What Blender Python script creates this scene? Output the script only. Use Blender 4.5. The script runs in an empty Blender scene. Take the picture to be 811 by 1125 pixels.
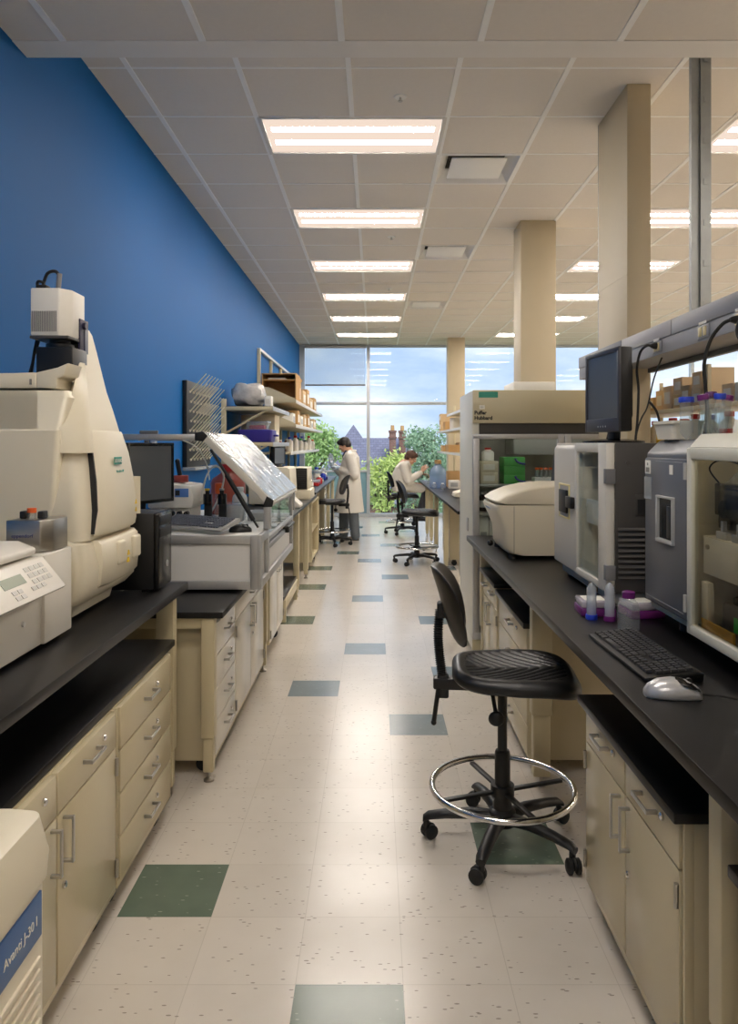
import bpy, bmesh, math, random
from mathutils import Vector, Matrix, Euler
R = math.radians
rnd = random.Random(11); _jit = random.Random(5)
S = bpy.context.scene
COL = S.collection
F, CX, CY, EYE = 815.0, 412.0, 488.0, 1.53
def wx(px, Y): return (px - CX) * Y / F          # survey: picture measurements into metres at a depth
def wz(py, Y): return EYE - (py - CY) * Y / F

# ------------------------------------------------------------------ materials
def lin(c):
    return tuple(((v / 255) / 12.92 if v / 255 <= .04045 else ((v / 255 + .055) / 1.055) ** 2.4) for v in c)
MATS = {}
def pm(name, rgb, rough=.5, metal=0., spec=.5, var=.06, vscale=6., bump=0., bscale=200., coat=0., stretch=None):
    """procedural painted / plastic / metal surface: base colour with a little noise, optional fine bump"""
    if name in MATS: return MATS[name]
    m = bpy.data.materials.new(name); m.use_nodes = True
    nt = m.node_tree; N = nt.nodes; L = nt.links
    b = N['Principled BSDF']
    c = lin(rgb)
    tc = N.new('ShaderNodeTexCoord'); mp = N.new('ShaderNodeMapping')
    L.new(tc.outputs['Object'], mp.inputs['Vector'])
    if stretch: mp.inputs['Scale'].default_value = stretch
    nz = N.new('ShaderNodeTexNoise'); nz.inputs['Scale'].default_value = vscale; nz.inputs['Detail'].default_value = 4
    L.new(mp.outputs['Vector'], nz.inputs['Vector'])
    mx = N.new('ShaderNodeMix'); mx.data_type = 'RGBA'
    mx.inputs['A'].default_value = tuple(v * (1 - var) for v in c) + (1,)
    mx.inputs['B'].default_value = tuple(min(1, v * (1 + var)) for v in c) + (1,)
    L.new(nz.outputs['Fac'], mx.inputs['Factor']); L.new(mx.outputs['Result'], b.inputs['Base Color'])
    b.inputs['Roughness'].default_value = rough; b.inputs['Metallic'].default_value = metal
    b.inputs['Specular IOR Level'].default_value = spec; b.inputs['Coat Weight'].default_value = coat
    if bump:
        n2 = N.new('ShaderNodeTexNoise'); n2.inputs['Scale'].default_value = bscale
        L.new(tc.outputs['Object'], n2.inputs['Vector'])
        bp = N.new('ShaderNodeBump'); bp.inputs['Strength'].default_value = bump; bp.inputs['Distance'].default_value = .002
        L.new(n2.outputs['Fac'], bp.inputs['Height']); L.new(bp.outputs['Normal'], b.inputs['Normal'])
    MATS[name] = m
    return m
def clear(name, tint=(255, 255, 255), gloss=.9, body=None, body_fac=0., rough=.02, ior=1.45):
    """thin clear sheet: straight transmission plus fresnel reflection, optional milky body"""
    if name in MATS: return MATS[name]
    m = bpy.data.materials.new(name); m.use_nodes = True
    nt = m.node_tree; N = nt.nodes; L = nt.links; N.clear()
    out = N.new('ShaderNodeOutputMaterial'); tr = N.new('ShaderNodeBsdfTransparent'); tr.inputs[0].default_value = lin(tint) + (1,)
    gl = N.new('ShaderNodeBsdfGlossy'); gl.inputs['Roughness'].default_value = rough; gl.inputs[0].default_value = (gloss,) * 3 + (1,)
    fr = N.new('ShaderNodeFresnel'); fr.inputs['IOR'].default_value = ior
    src = tr.outputs[0]
    if body:
        df = N.new('ShaderNodeBsdfDiffuse'); nz = N.new('ShaderNodeTexNoise'); nz.inputs['Scale'].default_value = 8
        rp = N.new('ShaderNodeMix'); rp.data_type = 'RGBA'; c = lin(body)
        rp.inputs['A'].default_value = tuple(v * .93 for v in c) + (1,); rp.inputs['B'].default_value = c + (1,)
        L.new(nz.outputs['Fac'], rp.inputs['Factor']); L.new(rp.outputs['Result'], df.inputs[0])
        m0 = N.new('ShaderNodeMixShader'); m0.inputs[0].default_value = body_fac
        L.new(tr.outputs[0], m0.inputs[1]); L.new(df.outputs[0], m0.inputs[2]); src = m0.outputs[0]
    ge = N.new('ShaderNodeNewGeometry'); iv = N.new('ShaderNodeMath'); iv.operation = 'SUBTRACT'; iv.inputs[0].default_value = 1; L.new(ge.outputs['Backfacing'], iv.inputs[1])
    fm = N.new('ShaderNodeMath'); fm.operation = 'MULTIPLY'; L.new(fr.outputs[0], fm.inputs[0]); L.new(iv.outputs[0], fm.inputs[1])     # the far face of the sheet does not mirror again
    m1 = N.new('ShaderNodeMixShader'); L.new(fm.outputs[0], m1.inputs[0]); L.new(src, m1.inputs[1]); L.new(gl.outputs[0], m1.inputs[2])
    L.new(m1.outputs[0], out.inputs[0])
    MATS[name] = m
    return m
def emit(name, rgb, strength):
    if name in MATS: return MATS[name]
    m = bpy.data.materials.new(name); m.use_nodes = True
    N = m.node_tree.nodes; L = m.node_tree.links; N.clear()
    o = N.new('ShaderNodeOutputMaterial'); e = N.new('ShaderNodeEmission')
    e.inputs[0].default_value = lin(rgb) + (1,); e.inputs[1].default_value = strength
    L.new(e.outputs[0], o.inputs[0]); MATS[name] = m
    return m

BEIGE = pm('casework_enamel', (197, 185, 154), .24, var=.02)
BEIGE_L = pm('leg_enamel', (198, 186, 153), .4, var=.03)
PANELW = pm('white_enamel', (222, 219, 212), .3, var=.02)
BLACKTOP = pm('black_resin_top', (19, 18, 19), .36, spec=.32, var=.25, vscale=25, bump=.05, bscale=400)
CHROME = pm('chrome', (225, 225, 225), .12, 1., var=.03)
STEEL = pm('brushed_steel', (178, 174, 166), .34, 1., var=.1, vscale=30, stretch=(1, 1, 12))
GALV = pm('galvanised_steel', (150, 152, 150), .45, .85, var=.2, vscale=18)
SATIN = pm('satin_nickel', (190, 188, 184), .3, .9, var=.04)
RUBBER = pm('black_rubber', (20, 20, 20), .6, var=.2, vscale=30)
BLACKP = pm('black_plastic', (19, 19, 20), .42, var=.15, vscale=20)
BLACKG = pm('gloss_black_plastic', (14, 14, 16), .18, var=.1)
SCREEN = pm('screen_glass', (84, 88, 92), .28, var=.05)  # reflected room light is put into this base grey
CHAR = pm('charcoal_enamel', (70, 67, 64), .45, var=.04, bump=.1, bscale=500)
CREAM = pm('cream_plastic', (218, 209, 186), .42, var=.02)
CREAM2 = pm('ivory_plastic', (221, 212, 190), .42, var=.02)
OFFW = pm('off_white_plastic', (222, 217, 206), .4, var=.02)
WHITEP = pm('white_plastic', (235, 233, 228), .35, var=.02)
GREYP = pm('grey_plastic', (120, 120, 122), .45, var=.05)
LGREY = pm('light_grey_plastic', (176, 176, 174), .4, var=.04)
SLATE = pm('slate_grey_panel', (105, 107, 112), .36, .15, var=.05, vscale=3, bump=.05, bscale=600)
ALU = pm('anodised_aluminium', (186, 186, 186), .38, .55, var=.05, vscale=20)
CARD = pm('kraft_cardboard', (190, 152, 102), .85, var=.1, vscale=9)
CARD2 = pm('pale_cardboard', (208, 180, 140), .85, var=.1, vscale=9)
PAPER = pm('white_paper', (238, 235, 226), .8, var=.04)
TEAL = pm('teal_label', (62, 158, 138), .5, var=.04)
INK = pm('black_ink', (28, 28, 30), .6, var=.05)
GREYINK = pm('grey_ink', (120, 118, 112), .6, var=.05)
PURPLE = pm('purple_plastic', (112, 36, 112), .4, var=.06)
BLUEP = pm('blue_plastic', (38, 66, 190), .4, var=.06)
NAVYP = pm('indigo_plastic', (58, 48, 140), .42, var=.08)
REDP = pm('red_plastic', (190, 40, 40), .4, var=.08)
ORANGEP = pm('orange_plastic', (226, 98, 38), .45, var=.06)
YELLOW = pm('yellow_label', (230, 196, 60), .5, var=.05)
GREENL = pm('green_label', (40, 170, 70), .5, var=.06)
CLEARP = clear('clear_plastic', (246, 248, 248), body=(232, 236, 238), body_fac=.16)
FROST = clear('frosted_plastic', (240, 244, 248), body=(226, 232, 240), body_fac=.34, rough=.15)
GLASS = clear('clear_pane', (244, 248, 248))
DGLASS = clear('smoked_pane', (232, 231, 226), gloss=.9, ior=1.16)
AGLASS = clear('acrylic_pane', (236, 240, 240), gloss=.9, ior=1.2)

# ------------------------------------------------------------------ mesh builder
ORG = {}
class MB:
    def __init__(s): s.bm = bmesh.new(); s.mi = 0; s.M = None
    def _take(s, t):
        mp = {}
        for v in t.verts:
            mp[v] = s.bm.verts.new(s.M @ v.co if s.M else v.co)
        for f in t.faces:
            try:
                g = s.bm.faces.new([mp[v] for v in f.verts]); g.material_index = s.mi
            except ValueError: pass
        t.free(); return s
    def box(s, x0, x1, y0, y1, z0, z1, bev=0., seg=2):
        x0, x1 = min(x0, x1), max(x0, x1); y0, y1 = min(y0, y1), max(y0, y1); z0, z1 = min(z0, z1), max(z0, z1)
        jt = lambda a, b: (a + _jit.uniform(.00002, .00025), b - _jit.uniform(.00002, .00025)) if b - a > .004 else (a, b)   # no two faces exactly flush
        x0, x1 = jt(x0, x1); y0, y1 = jt(y0, y1); z0, z1 = jt(z0, z1)
        t = bmesh.new(); bmesh.ops.create_cube(t, size=1)
        for v in t.verts:
            v.co = Vector(((x0 + x1) / 2 + v.co.x * (x1 - x0), (y0 + y1) / 2 + v.co.y * (y1 - y0), (z0 + z1) / 2 + v.co.z * (z1 - z0)))
        if bev > 0:
            bev = min(bev, .45 * min(x1 - x0, y1 - y0, z1 - z0))
            bmesh.ops.bevel(t, geom=list(t.edges), offset=bev, segments=seg, affect='EDGES', profile=.5)
        return s._take(t)
    def prism(s, pts, axis, a, b, bev=0., seg=2):
        """polygon in the plane across `axis`, run from a to b"""
        def P(p, q):
            return {'Y': (p[0], q, p[1]), 'X': (q, p[0], p[1]), 'Z': (p[0], p[1], q)}[axis]
        a, b = (a + _jit.uniform(.00002, .0003), b - _jit.uniform(.00002, .0003)) if b - a > .006 else (a, b)
        t = bmesh.new()
        A = [t.verts.new(P(p, a)) for p in pts]; B = [t.verts.new(P(p, b)) for p in pts]
        n = len(pts)
        t.faces.new(A); t.faces.new(B[::-1])
        for i in range(n): t.faces.new((A[i], B[i], B[(i + 1) % n], A[(i + 1) % n]))
        bmesh.ops.recalc_face_normals(t, faces=t.faces)
        if bev > 0:
            ed = [e for e in t.edges if len(e.link_faces) == 2 and e.calc_face_angle() > R(28)]
            bmesh.ops.bevel(t, geom=ed, offset=bev, segments=seg, affect='EDGES', profile=.5)
        return s._take(t)
    def loft(s, rings, closed=True, cap=True):
        t = bmesh.new(); V = [[t.verts.new(p) for p in r] for r in rings]; n = len(rings[0])
        for a, b in zip(V[:-1], V[1:]):
            for i in range(n if closed else n - 1):
                q = (a[i], a[(i + 1) % n], b[(i + 1) % n], b[i])
                t.faces.new(q)
        if cap and closed: t.faces.new(V[0][::-1]); t.faces.new(V[-1])
        bmesh.ops.recalc_face_normals(t, faces=t.faces)
        return s._take(t)
    def tube(s, pts, r, n=8, closed=False, radii=None, flat=None):
        P = [Vector(p) for p in pts]; rings = []; up = None
        for i, p in enumerate(P):
            a = P[i - 1] if (i > 0 or closed) else P[i]; b = P[(i + 1) % len(P)] if (i < len(P) - 1 or closed) else P[i]
            d = (b - a).normalized()
            if up is None:
                up = Vector((0, 0, 1)) if abs(d.z) < .9 else Vector((1, 0, 0))
            u = d.cross(up).normalized(); w = u.cross(d).normalized(); up = w
            rr = radii[i] if radii else r
            fx = flat if flat else 1.
            rings.append([p + u * math.cos(2 * math.pi * k / n) * rr + w * math.sin(2 * math.pi * k / n) * rr * fx for k in range(n)])
        if closed: rings.append(rings[0])
        if closed:
            t = bmesh.new(); V = [[t.verts.new(p) for p in r_] for r_ in rings[:-1]]; m = len(V)
            for j in range(m):
                a, b = V[j], V[(j + 1) % m]
                for i in range(n): t.faces.new((a[i], a[(i + 1) % n], b[(i + 1) % n], b[i]))
            bmesh.ops.recalc_face_normals(t, faces=t.faces); return s._take(t)
        return s.loft(rings)
    def cyl(s, p0, p1, r, r1=None, n=16):
        return s.tube([p0, p1], r, n, radii=[r, r if r1 is None else r1])
    def lathe(s, prof, c=(0, 0, 0), n=20, axis='Z'):
        """profile of (radius, height) turned about an upright (or X/Y) axis through c"""
        rings = []
        for r, z in prof:
            ring = []
            for k in range(n):
                a = 2 * math.pi * k / n; u, v = r * math.cos(a), r * math.sin(a)
                q = {'Z': (u, v, z), 'Y': (u, z, v), 'X': (z, u, v)}[axis]
                ring.append(Vector(c) + Vector(q))
            rings.append(ring)
        return s.loft(rings)
    def ball(s, c, rx, ry=None, rz=None, u=16, v=10):
        t = bmesh.new(); bmesh.ops.create_uvsphere(t, u_segments=u, v_segments=v, radius=1)
        for w in t.verts: w.co = Vector(c) + Vector((w.co.x * rx, w.co.y * (ry or rx), w.co.z * (rz or rx)))
        return s._take(t)
    def quad(s, *p):
        t = bmesh.new(); t.faces.new([t.verts.new(q) for q in p]); return s._take(t)
    def build(s, name, mats, parent=None, sharp=38, keep=False):
        me = bpy.data.meshes.new(name)
        if parent is not None: off = ORG[parent]
        else:
            xs = [v.co for v in s.bm.verts]
            lo = Vector([min(c[i] for c in xs) for i in range(3)]); hi = Vector([max(c[i] for c in xs) for i in range(3)])
            off = Vector(((lo.x + hi.x) / 2, (lo.y + hi.y) / 2, lo.z)) if not keep else Vector((0, 0, 0))
        bmesh.ops.translate(s.bm, verts=s.bm.verts, vec=-off)
        for f in s.bm.faces: f.smooth = True
        s.bm.to_mesh(me); s.bm.free()
        me.set_sharp_from_angle(angle=R(sharp))
        for m in (mats if isinstance(mats, (list, tuple)) else [mats]): me.materials.append(m)
        o = bpy.data.objects.new(name, me); COL.objects.link(o)
        if parent is not None: o.parent = parent; ORG[o] = ORG[parent]
        else: o.location = off; ORG[o] = off
        return o
def tag(o, label, cat, group=None):
    o['label'] = label; o['category'] = cat
    if group: o['group'] = group
    return o
def thing(name, label, cat, loc=(0, 0, 0), group=None):
    o = bpy.data.objects.new(name, None); COL.objects.link(o); o.empty_display_size = .1
    o.location = loc; ORG[o] = Vector(loc)
    return tag(o, label, cat, group)
def part(mb, name, mats, parent, label=None, **k):
    o = mb.build(name, mats, parent, **k)
    if label: o['label'] = label
    return o
def struct(o):
    o['kind'] = 'structure'; return o
def dup(root, loc=None, rotz=None, label=None, group=None, scale=None):
    c = root.copy(); COL.objects.link(c)
    def rec(a, b):
        for ch in list(a.children):
            d = ch.copy(); COL.objects.link(d); d.parent = b; rec(ch, d)
    rec(root, c)
    if loc is not None: c.location = loc
    if rotz is not None: c.rotation_euler = (0, 0, rotz)
    if label: c['label'] = label
    if group: c['group'] = group
    if scale: c.scale = scale
    return c
def lettering(text, size, mat, parent, M, name='lettering', extrude=.0004, align='CENTER', bold=0.):
    cu = bpy.data.curves.new('t', 'FONT'); cu.body = text; cu.size = size; cu.extrude = extrude; cu.align_x = align; cu.resolution_u = 2; cu.offset = bold
    ob = bpy.data.objects.new('t', cu); COL.objects.link(ob)
    bpy.context.view_layer.update()
    me = bpy.data.meshes.new_from_object(ob.evaluated_get(bpy.context.evaluated_depsgraph_get()))
    bpy.data.objects.remove(ob); bpy.data.curves.remove(cu)
    me.transform(Matrix.Translation(-ORG[parent]) @ M if parent else M); me.materials.clear(); me.materials.append(mat)
    me.name = name
    o = bpy.data.objects.new(name, me); COL.objects.link(o)
    if parent: o.parent = parent; ORG[o] = ORG[parent]
    return o
def face_px(x, y, z):     # text frame on a face looking towards +X (reads along +Y)
    return Matrix.Translation((x, y, z)) @ Matrix(((0, 0, 1, 0), (1, 0, 0, 0), (0, 1, 0, 0), (0, 0, 0, 1)))
def face_nx(x, y, z):     # face looking towards -X (reads along -Y)
    return Matrix.Translation((x, y, z)) @ Matrix(((0, 0, -1, 0), (-1, 0, 0, 0), (0, 1, 0, 0), (0, 0, 0, 1)))
def face_ny(x, y, z):     # face looking towards -Y (reads along +X)
    return Matrix.Translation((x, y, z)) @ Matrix(((1, 0, 0, 0), (0, 0, -1, 0), (0, 1, 0, 0), (0, 0, 0, 1)))
def arc(c, r, a0, a1, n, plane='XZ'):
    out = []
    for i in range(n + 1):
        a = R(a0 + (a1 - a0) * i / n); u, v = r * math.cos(a), r * math.sin(a)
        out.append({'XZ': (c[0] + u, c[1], c[2] + v), 'XY': (c[0] + u, c[1] + v, c[2]), 'YZ': (c[0], c[1] + u, c[2] + v)}[plane])
    return out
def smoothpath(pts, k=6):
    P = [Vector(p) for p in pts]; out = []
    for i in range(len(P) - 1):
        p0 = P[max(i - 1, 0)]; p1 = P[i]; p2 = P[i + 1]; p3 = P[min(i + 2, len(P) - 1)]
        for j in range(k):
            t = j / k
            out.append(.5 * ((2 * p1) + (-p0 + p2) * t + (2 * p0 - 5 * p1 + 4 * p2 - p3) * t * t + (-p0 + 3 * p1 - 3 * p2 + p3) * t ** 3))
    out.append(P[-1]); return out
LENS_E, TUBE_E, SKY_E, SUN_E, EXPO = .92, 57., 1.32, 3.4, 0.
# ================================================================== THE ROOM
WL, WR, WB, WF = -1.59, 8.6, -3.0, 15.65
ZC, ZS, YS = 3.62, 3.30, 3.39
# floor ------------------------------------------------------------
def vinyl(name, a, b, fleck, seam=True):
    m = bpy.data.materials.new(name); m.use_nodes = True; nt = m.node_tree; N = nt.nodes; L = nt.links; bs = N['Principled BSDF']
    tc = N.new('ShaderNodeTexCoord')
    def noise(sc, det=3, vec=None):
        n = N.new('ShaderNodeTexNoise'); n.inputs['Scale'].default_value = sc; n.inputs['Detail'].default_value = det
        L.new(vec or tc.outputs['Object'], n.inputs['Vector']); return n
    def mix(fac, ca, cb):
        x = N.new('ShaderNodeMix'); x.data_type = 'RGBA'
        if isinstance(fac, float): x.inputs['Factor'].default_value = fac
        else: L.new(fac, x.inputs['Factor'])
        for s_, c in (('A', ca), ('B', cb)):
            if isinstance(c, tuple): x.inputs[s_].default_value = c + (1,)
            else: L.new(c, x.inputs[s_])
        return x.outputs['Result']
    base = mix(noise(9, 5).outputs['Fac'], lin(a), lin(b))
    # flecks: stretched cells, only some of them dark
    col = base
    for rot, sc in ((20, 1.), (75, 1.15), (-35, .9)):
        mp = N.new('ShaderNodeMapping'); mp.inputs['Rotation'].default_value = (0, 0, R(rot)); mp.inputs['Scale'].default_value = (30 * sc, 85 * sc, 1)
        L.new(tc.outputs['Object'], mp.inputs['Vector'])
        vo = N.new('ShaderNodeTexVoronoi'); vo.inputs['Scale'].default_value = 1.; L.new(mp.outputs['Vector'], vo.inputs['Vector'])
        lt = N.new('ShaderNodeMath'); lt.operation = 'LESS_THAN'; lt.inputs[1].default_value = .2; L.new(vo.outputs['Distance'], lt.inputs[0])
        sx = N.new('ShaderNodeSeparateColor'); L.new(vo.outputs['Color'], sx.inputs[0])
        gt = N.new('ShaderNodeMath'); gt.operation = 'GREATER_THAN'; gt.inputs[1].default_value = .90; L.new(sx.outputs[0], gt.inputs[0])
        mu = N.new('ShaderNodeMath'); mu.operation = 'MULTIPLY'; L.new(lt.outputs[0], mu.inputs[0]); L.new(gt.outputs[0], mu.inputs[1])
        m8 = N.new('ShaderNodeMath'); m8.operation = 'MULTIPLY'; m8.inputs[1].default_value = .7; L.new(mu.outputs[0], m8.inputs[0])
        col = mix(m8.outputs[0], col, lin(fleck))
    if seam:
        mp = N.new('ShaderNodeMapping'); mp.inputs['Location'].default_value = (-.08, -2.1, 0); L.new(tc.outputs['Object'], mp.inputs['Vector'])
        br = N.new('ShaderNodeTexBrick'); br.offset = 0; br.inputs['Scale'].default_value = 1; br.inputs['Brick Width'].default_value = .305
        br.inputs['Row Height'].default_value = .3; br.inputs['Mortar Size'].default_value = .0012; br.inputs['Mortar Smooth'].default_value = .3
        br.inputs['Color1'].default_value = (1, 1, 1, 1); br.inputs['Color2'].default_value = (.955, .955, .95, 1); br.inputs['Mortar'].default_value = (.8, .79, .77, 1)
        L.new(mp.outputs['Vector'], br.inputs['Vector'])
        x = N.new('ShaderNodeMix'); x.data_type = 'RGBA'; x.blend_type = 'MULTIPLY'; x.inputs['Factor'].default_value = 1
        L.new(col, x.inputs['A']); L.new(br.outputs['Color'], x.inputs['B']); col = x.outputs['Result']
    L.new(col, bs.inputs['Base Color'])
    rr = N.new('ShaderNodeMapRange'); rr.inputs['To Min'].default_value = .17; rr.inputs['To Max'].default_value = .25
    L.new(noise(2.2, 4).outputs['Fac'], rr.inputs['Value']); L.new(rr.outputs[0], bs.inputs['Roughness'])
    bp = N.new('ShaderNodeBump'); bp.inputs['Strength'].default_value = .06; bp.inputs['Distance'].default_value = .004
    L.new(noise(5, 2).outputs['Fac'], bp.inputs['Height']); L.new(bp.outputs['Normal'], bs.inputs['Normal'])
    bs.inputs['Specular IOR Level'].default_value = .45
    bs.inputs['Coat Weight'].default_value = .3; bs.inputs['Coat Roughness'].default_value = .17; bs.inputs['Coat IOR'].default_value = 1.5
    return m
V_CREAM = vinyl('cream_vinyl_tile', (214, 206, 195), (222, 215, 205), (128, 118, 106))
V_GREEN = vinyl('green_vinyl_tile', (92, 108, 94), (108, 124, 110), (150, 160, 146), False)
V_BLUE = vinyl('blue_grey_vinyl_tile', (116, 130, 136), (132, 146, 152), (160, 168, 170), False)
fb = MB()
fb.quad((WL - .05, WB, 0), (WR + .05, WB, 0), (WR + .05, WF + .1, 0), (WL - .05, WF + .1, 0))
def accent(c, y, mi):
    x0 = .08 + .305 * c; fb.mi = mi
    fb.quad((x0, y, .0004), (x0 + .305, y, .0004), (x0 + .305, y + .3, .0004), (x0, y + .3, .0004))
for c, y, mi in ((-1, 1.8, 1), (-3, 2.4, 1), (1, 2.7, 1), (0, 3.9, 2), (-2, 4.5, 2), (-1, 5.4, 2), (1, 4.8, 2), (-3, 6.3, 1), (1, 6.3, 2), (-1, 7.2, 2),
                 (-3, 7.8, 1), (0, 8.4, 2), (-3, 9.0, 1), (2, 9.0, 2), (-1, 9.6, 2), (-2, 10.3, 1), (0, 11.1, 2), (-3, 11.4, 1), (-1, 12.3, 2), (1, 12.9, 2), (-2, 13.5, 1), (0, 14.4, 2)):
    accent(c, y, mi)
struct(fb.build('floor', [V_CREAM, V_GREEN, V_BLUE], keep=True))
# walls ------------------------------------------------------------
BLUEW = pm('blue_wall_paint', (0, 92, 160), .6, spec=.16, var=.03, vscale=1.2, bump=.12, bscale=90)
WALLW = pm('pale_wall_paint', (212, 206, 192), .6, var=.03)
struct(MB().box(WL - .15, WL, WB - .1, WF + .1, -.02, 4.).build('wall_left', BLUEW))
struct(MB().box(WR, WR + .15, WB - .1, WF + .1, -.02, 4.).build('wall_right', WALLW))
struct(MB().box(WL - .15, WR + .15, WB - .15, WB, -.02, 4.).build('wall_back', WALLW))
struct(MB().box(WL - .15, WR + .15, WF, WF + .25, ZC - .01, 4.2).build('wall_front', WALLW))
# ceiling ----------------------------------------------------------
TILE = pm('acoustic_ceiling_tile', (228, 221, 212), .9, var=.03, vscale=40, bump=.5, bscale=350)
TBAR = pm('ceiling_grid_bar', (250, 249, 247), .5, var=.02)
xe = [WL] + [-1.366 + .61 * k for k in range(17)] + [WR]
xe = [x for x in xe if x <= WR]
ye = [YS + .001] + [5.34 + .611 * k for k in range(-3, 17)] + [WF]
LROWS = [5.34 + .611 * k for k in (-1, 2, 5, 8, 11, 14)]
LCOLS = [-.756, 2.294, 5.344]
DROWS = [5.34, 5.34 + .611 * 4, 5.34 + .611 * 9]
DX = .464
skip = set()
for y in LROWS:
    for x in LCOLS: skip.add((round(x, 2), round(y, 2))); skip.add((round(x + .61, 2), round(y, 2)))
for y in DROWS: skip.add((round(DX, 2), round(y, 2)))
cb = MB(); bw = .015
for a, b in zip(xe[:-1], xe[1:]):
    for c, d in zip(ye[:-1], ye[1:]):
        if (round(a, 2), round(c, 2)) in skip: continue
        cb.quad((a, c, ZC), (a, d, ZC), (b, d, ZC), (b, c, ZC))
cb.mi = 1
for x in xe[1:-1]:
    segs = [(YS, WF)]
    if any(abs(x - l - .61) < .01 for l in LCOLS):
        cuts = [YS] + [v for y in LROWS for v in (y, y + .611)] + [WF]
        segs = list(zip(cuts[0::2], cuts[1::2]))
    for p, q in segs: cb.box(x - bw, x + bw, p, q, ZC - .006, ZC + .002)
for y in ye[1:-1]: cb.box(WL, WR, y - .008, y + .008, ZC - .003, ZC + .002)
cb.mi = 0
# lower ceiling near the camera
xs2 = xe; ys2 = [3.25 - .61 * k for k in range(11)][::-1]
SOFF = [(-.756, 1.42), (2.294, 1.42), (-.756, -1.02), (2.294, -1.02)]
skip2 = set()
for x, y in SOFF: skip2.add((round(x, 2), round(y, 2))); skip2.add((round(x + .61, 2), round(y, 2)))
for a, b in zip(xs2[:-1], xs2[1:]):
    for c, d in zip(ys2[:-1], ys2[1:]):
        if (round(a, 2), round(c, 2)) in skip2: continue
        cb.quad((a, c, ZS), (a, d, ZS), (b, d, ZS), (b, c, ZS))
cb.mi = 1
for x in xs2[1:-1]:
    if any(abs(x - l - .61) < .01 for l in LCOLS):
        cb.box(x - bw, x + bw, WB, -1.03, ZS - .005, ZS + .002); cb.box(x - bw, x + bw, -.40, 1.41, ZS - .005, ZS + .002); cb.box(x - bw, x + bw, 2.04, 3.25, ZS - .005, ZS + .002)
    else: cb.box(x - bw, x + bw, WB, 3.25, ZS - .005, ZS + .002)
for y in ys2[1:-1]: cb.box(WL, WR, y - .008, y + .008, ZS - .003, ZS + .002)
struct(cb.build('ceiling', [TILE, TBAR], keep=True))
SOFW = pm('soffit_paint', (238, 234, 228), .7, var=.02)
struct(MB().box(WL, WR, 3.25, YS, ZS - .004, 4.).build('trim_1', SOFW))
struct(MB().quad((WL - .1, WB - .1, 4.0), (WR + .1, WB - .1, 4.0), (WR + .1, WF + .1, 4.0), (WL - .1, WF + .1, 4.0)).build('ceiling_2', SOFW))
# columns ----------------------------------------------------------
COLM = pm('column_paint', (192, 178, 149), .5, var=.03)
struct(MB().box(1.36, 1.69, 6.92, 7.27, 0, ZC, .006).build('column_1', COLM))
struct(MB().box(1.43, 1.76, 14.5, 14.85, 0, ZC, .006).build('column_2', COLM))
cc = MB().box(1.462, 1.60, 4.30, 4.85, 0, ZC, .004); cc.box(1.4605, 1.6015, 4.2985, 4.8515, 2.518, 2.523)
cc.mi = 1; cc.box(1.464, 1.475, 4.852, 4.868, 2., ZC)
struct(cc.build('column_3', [COLM, GALV]))
# baseboard along the blue wall
struct(MB().box(WL, WL + .012, WB, WF, 0, .1, .003).build('baseboard_left', pm('vinyl_base', (60, 62, 66), .5)))
# window wall ------------------------------------------------------
FRAME = pm('window_frame_paint', (196, 202, 208), .4, .3, var=.03)
WPANE = clear('window_pane', (250, 252, 252), gloss=.8, ior=1.35)
FRSTP = clear('frosted_pane', (205, 228, 240), body=(170, 205, 225), body_fac=.55, rough=.2)
mul = [WL, -.14, 1.58, 3.28, 4.98, 6.68, WR]
for i, (a, b) in enumerate(zip(mul[:-1], mul[1:])):
    w = struct(bpy.data.objects.new('window_%d' % (i + 1), None)); COL.objects.link(w); w.location = ((a + b) / 2, WF, 0); ORG[w] = Vector(w.location)
    f = MB()
    f.box(a, a + .035, WF - .06, WF + .06, 0, ZC, .004); f.box(b - .035, b, WF - .06, WF + .06, 0, ZC, .004)
    if i == 0: f.box(a, a + .11, WF - .05, WF + .05, 0, ZC, .004)
    f.box(a, b, WF - .08, WF + .06, 0, .075, .004); f.box(a, b, WF - .05, WF + .05, ZC - .05, ZC, .004)
    f.box(a, b, WF - .06, WF + .06, 2.36, 2.42, .004)
    if i == 0: f.box(a, b, WF - .05, WF + .05, .94, .985, .004)
    part(f, 'window_frame', FRAME, w)
    zz = [(.07, .95), (.98, 2.37), (2.41, ZC - .04)] if i == 0 else [(.07, 2.37), (2.41, ZC - .04)]
    for j, (z0, z1) in enumerate(zz):
        part(MB().box(a + .03, b - .03, WF - .004, WF + .004, z0, z1), 'window_pane', FRSTP if (i == 0 and j == 0) else WPANE, w)
# roller shade in the first window
rs = thing('roller_shade', 'pale translucent roller shade half lowered in the window beside the blue wall', 'window shade', (-.83, WF - .11, 2.76))
SHADE = clear('shade_cloth', (238, 243, 246), body=(225, 232, 238), body_fac=.16, rough=.6)
part(MB().box(-1.46, -.2, WF - .112, WF - .109, 2.78, ZC - .06), 'shade_cloth', SHADE, rs)
part(MB().box(-1.46, -.2, WF - .12, WF - .10, 2.75, 2.785, .006), 'bottom_bar', GREYP, rs)
part(MB().cyl((-1.47, WF - .11, ZC - .045), (-.19, WF - .11, ZC - .045), .035, n=14), 'roller_tube', LGREY, rs)
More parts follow.
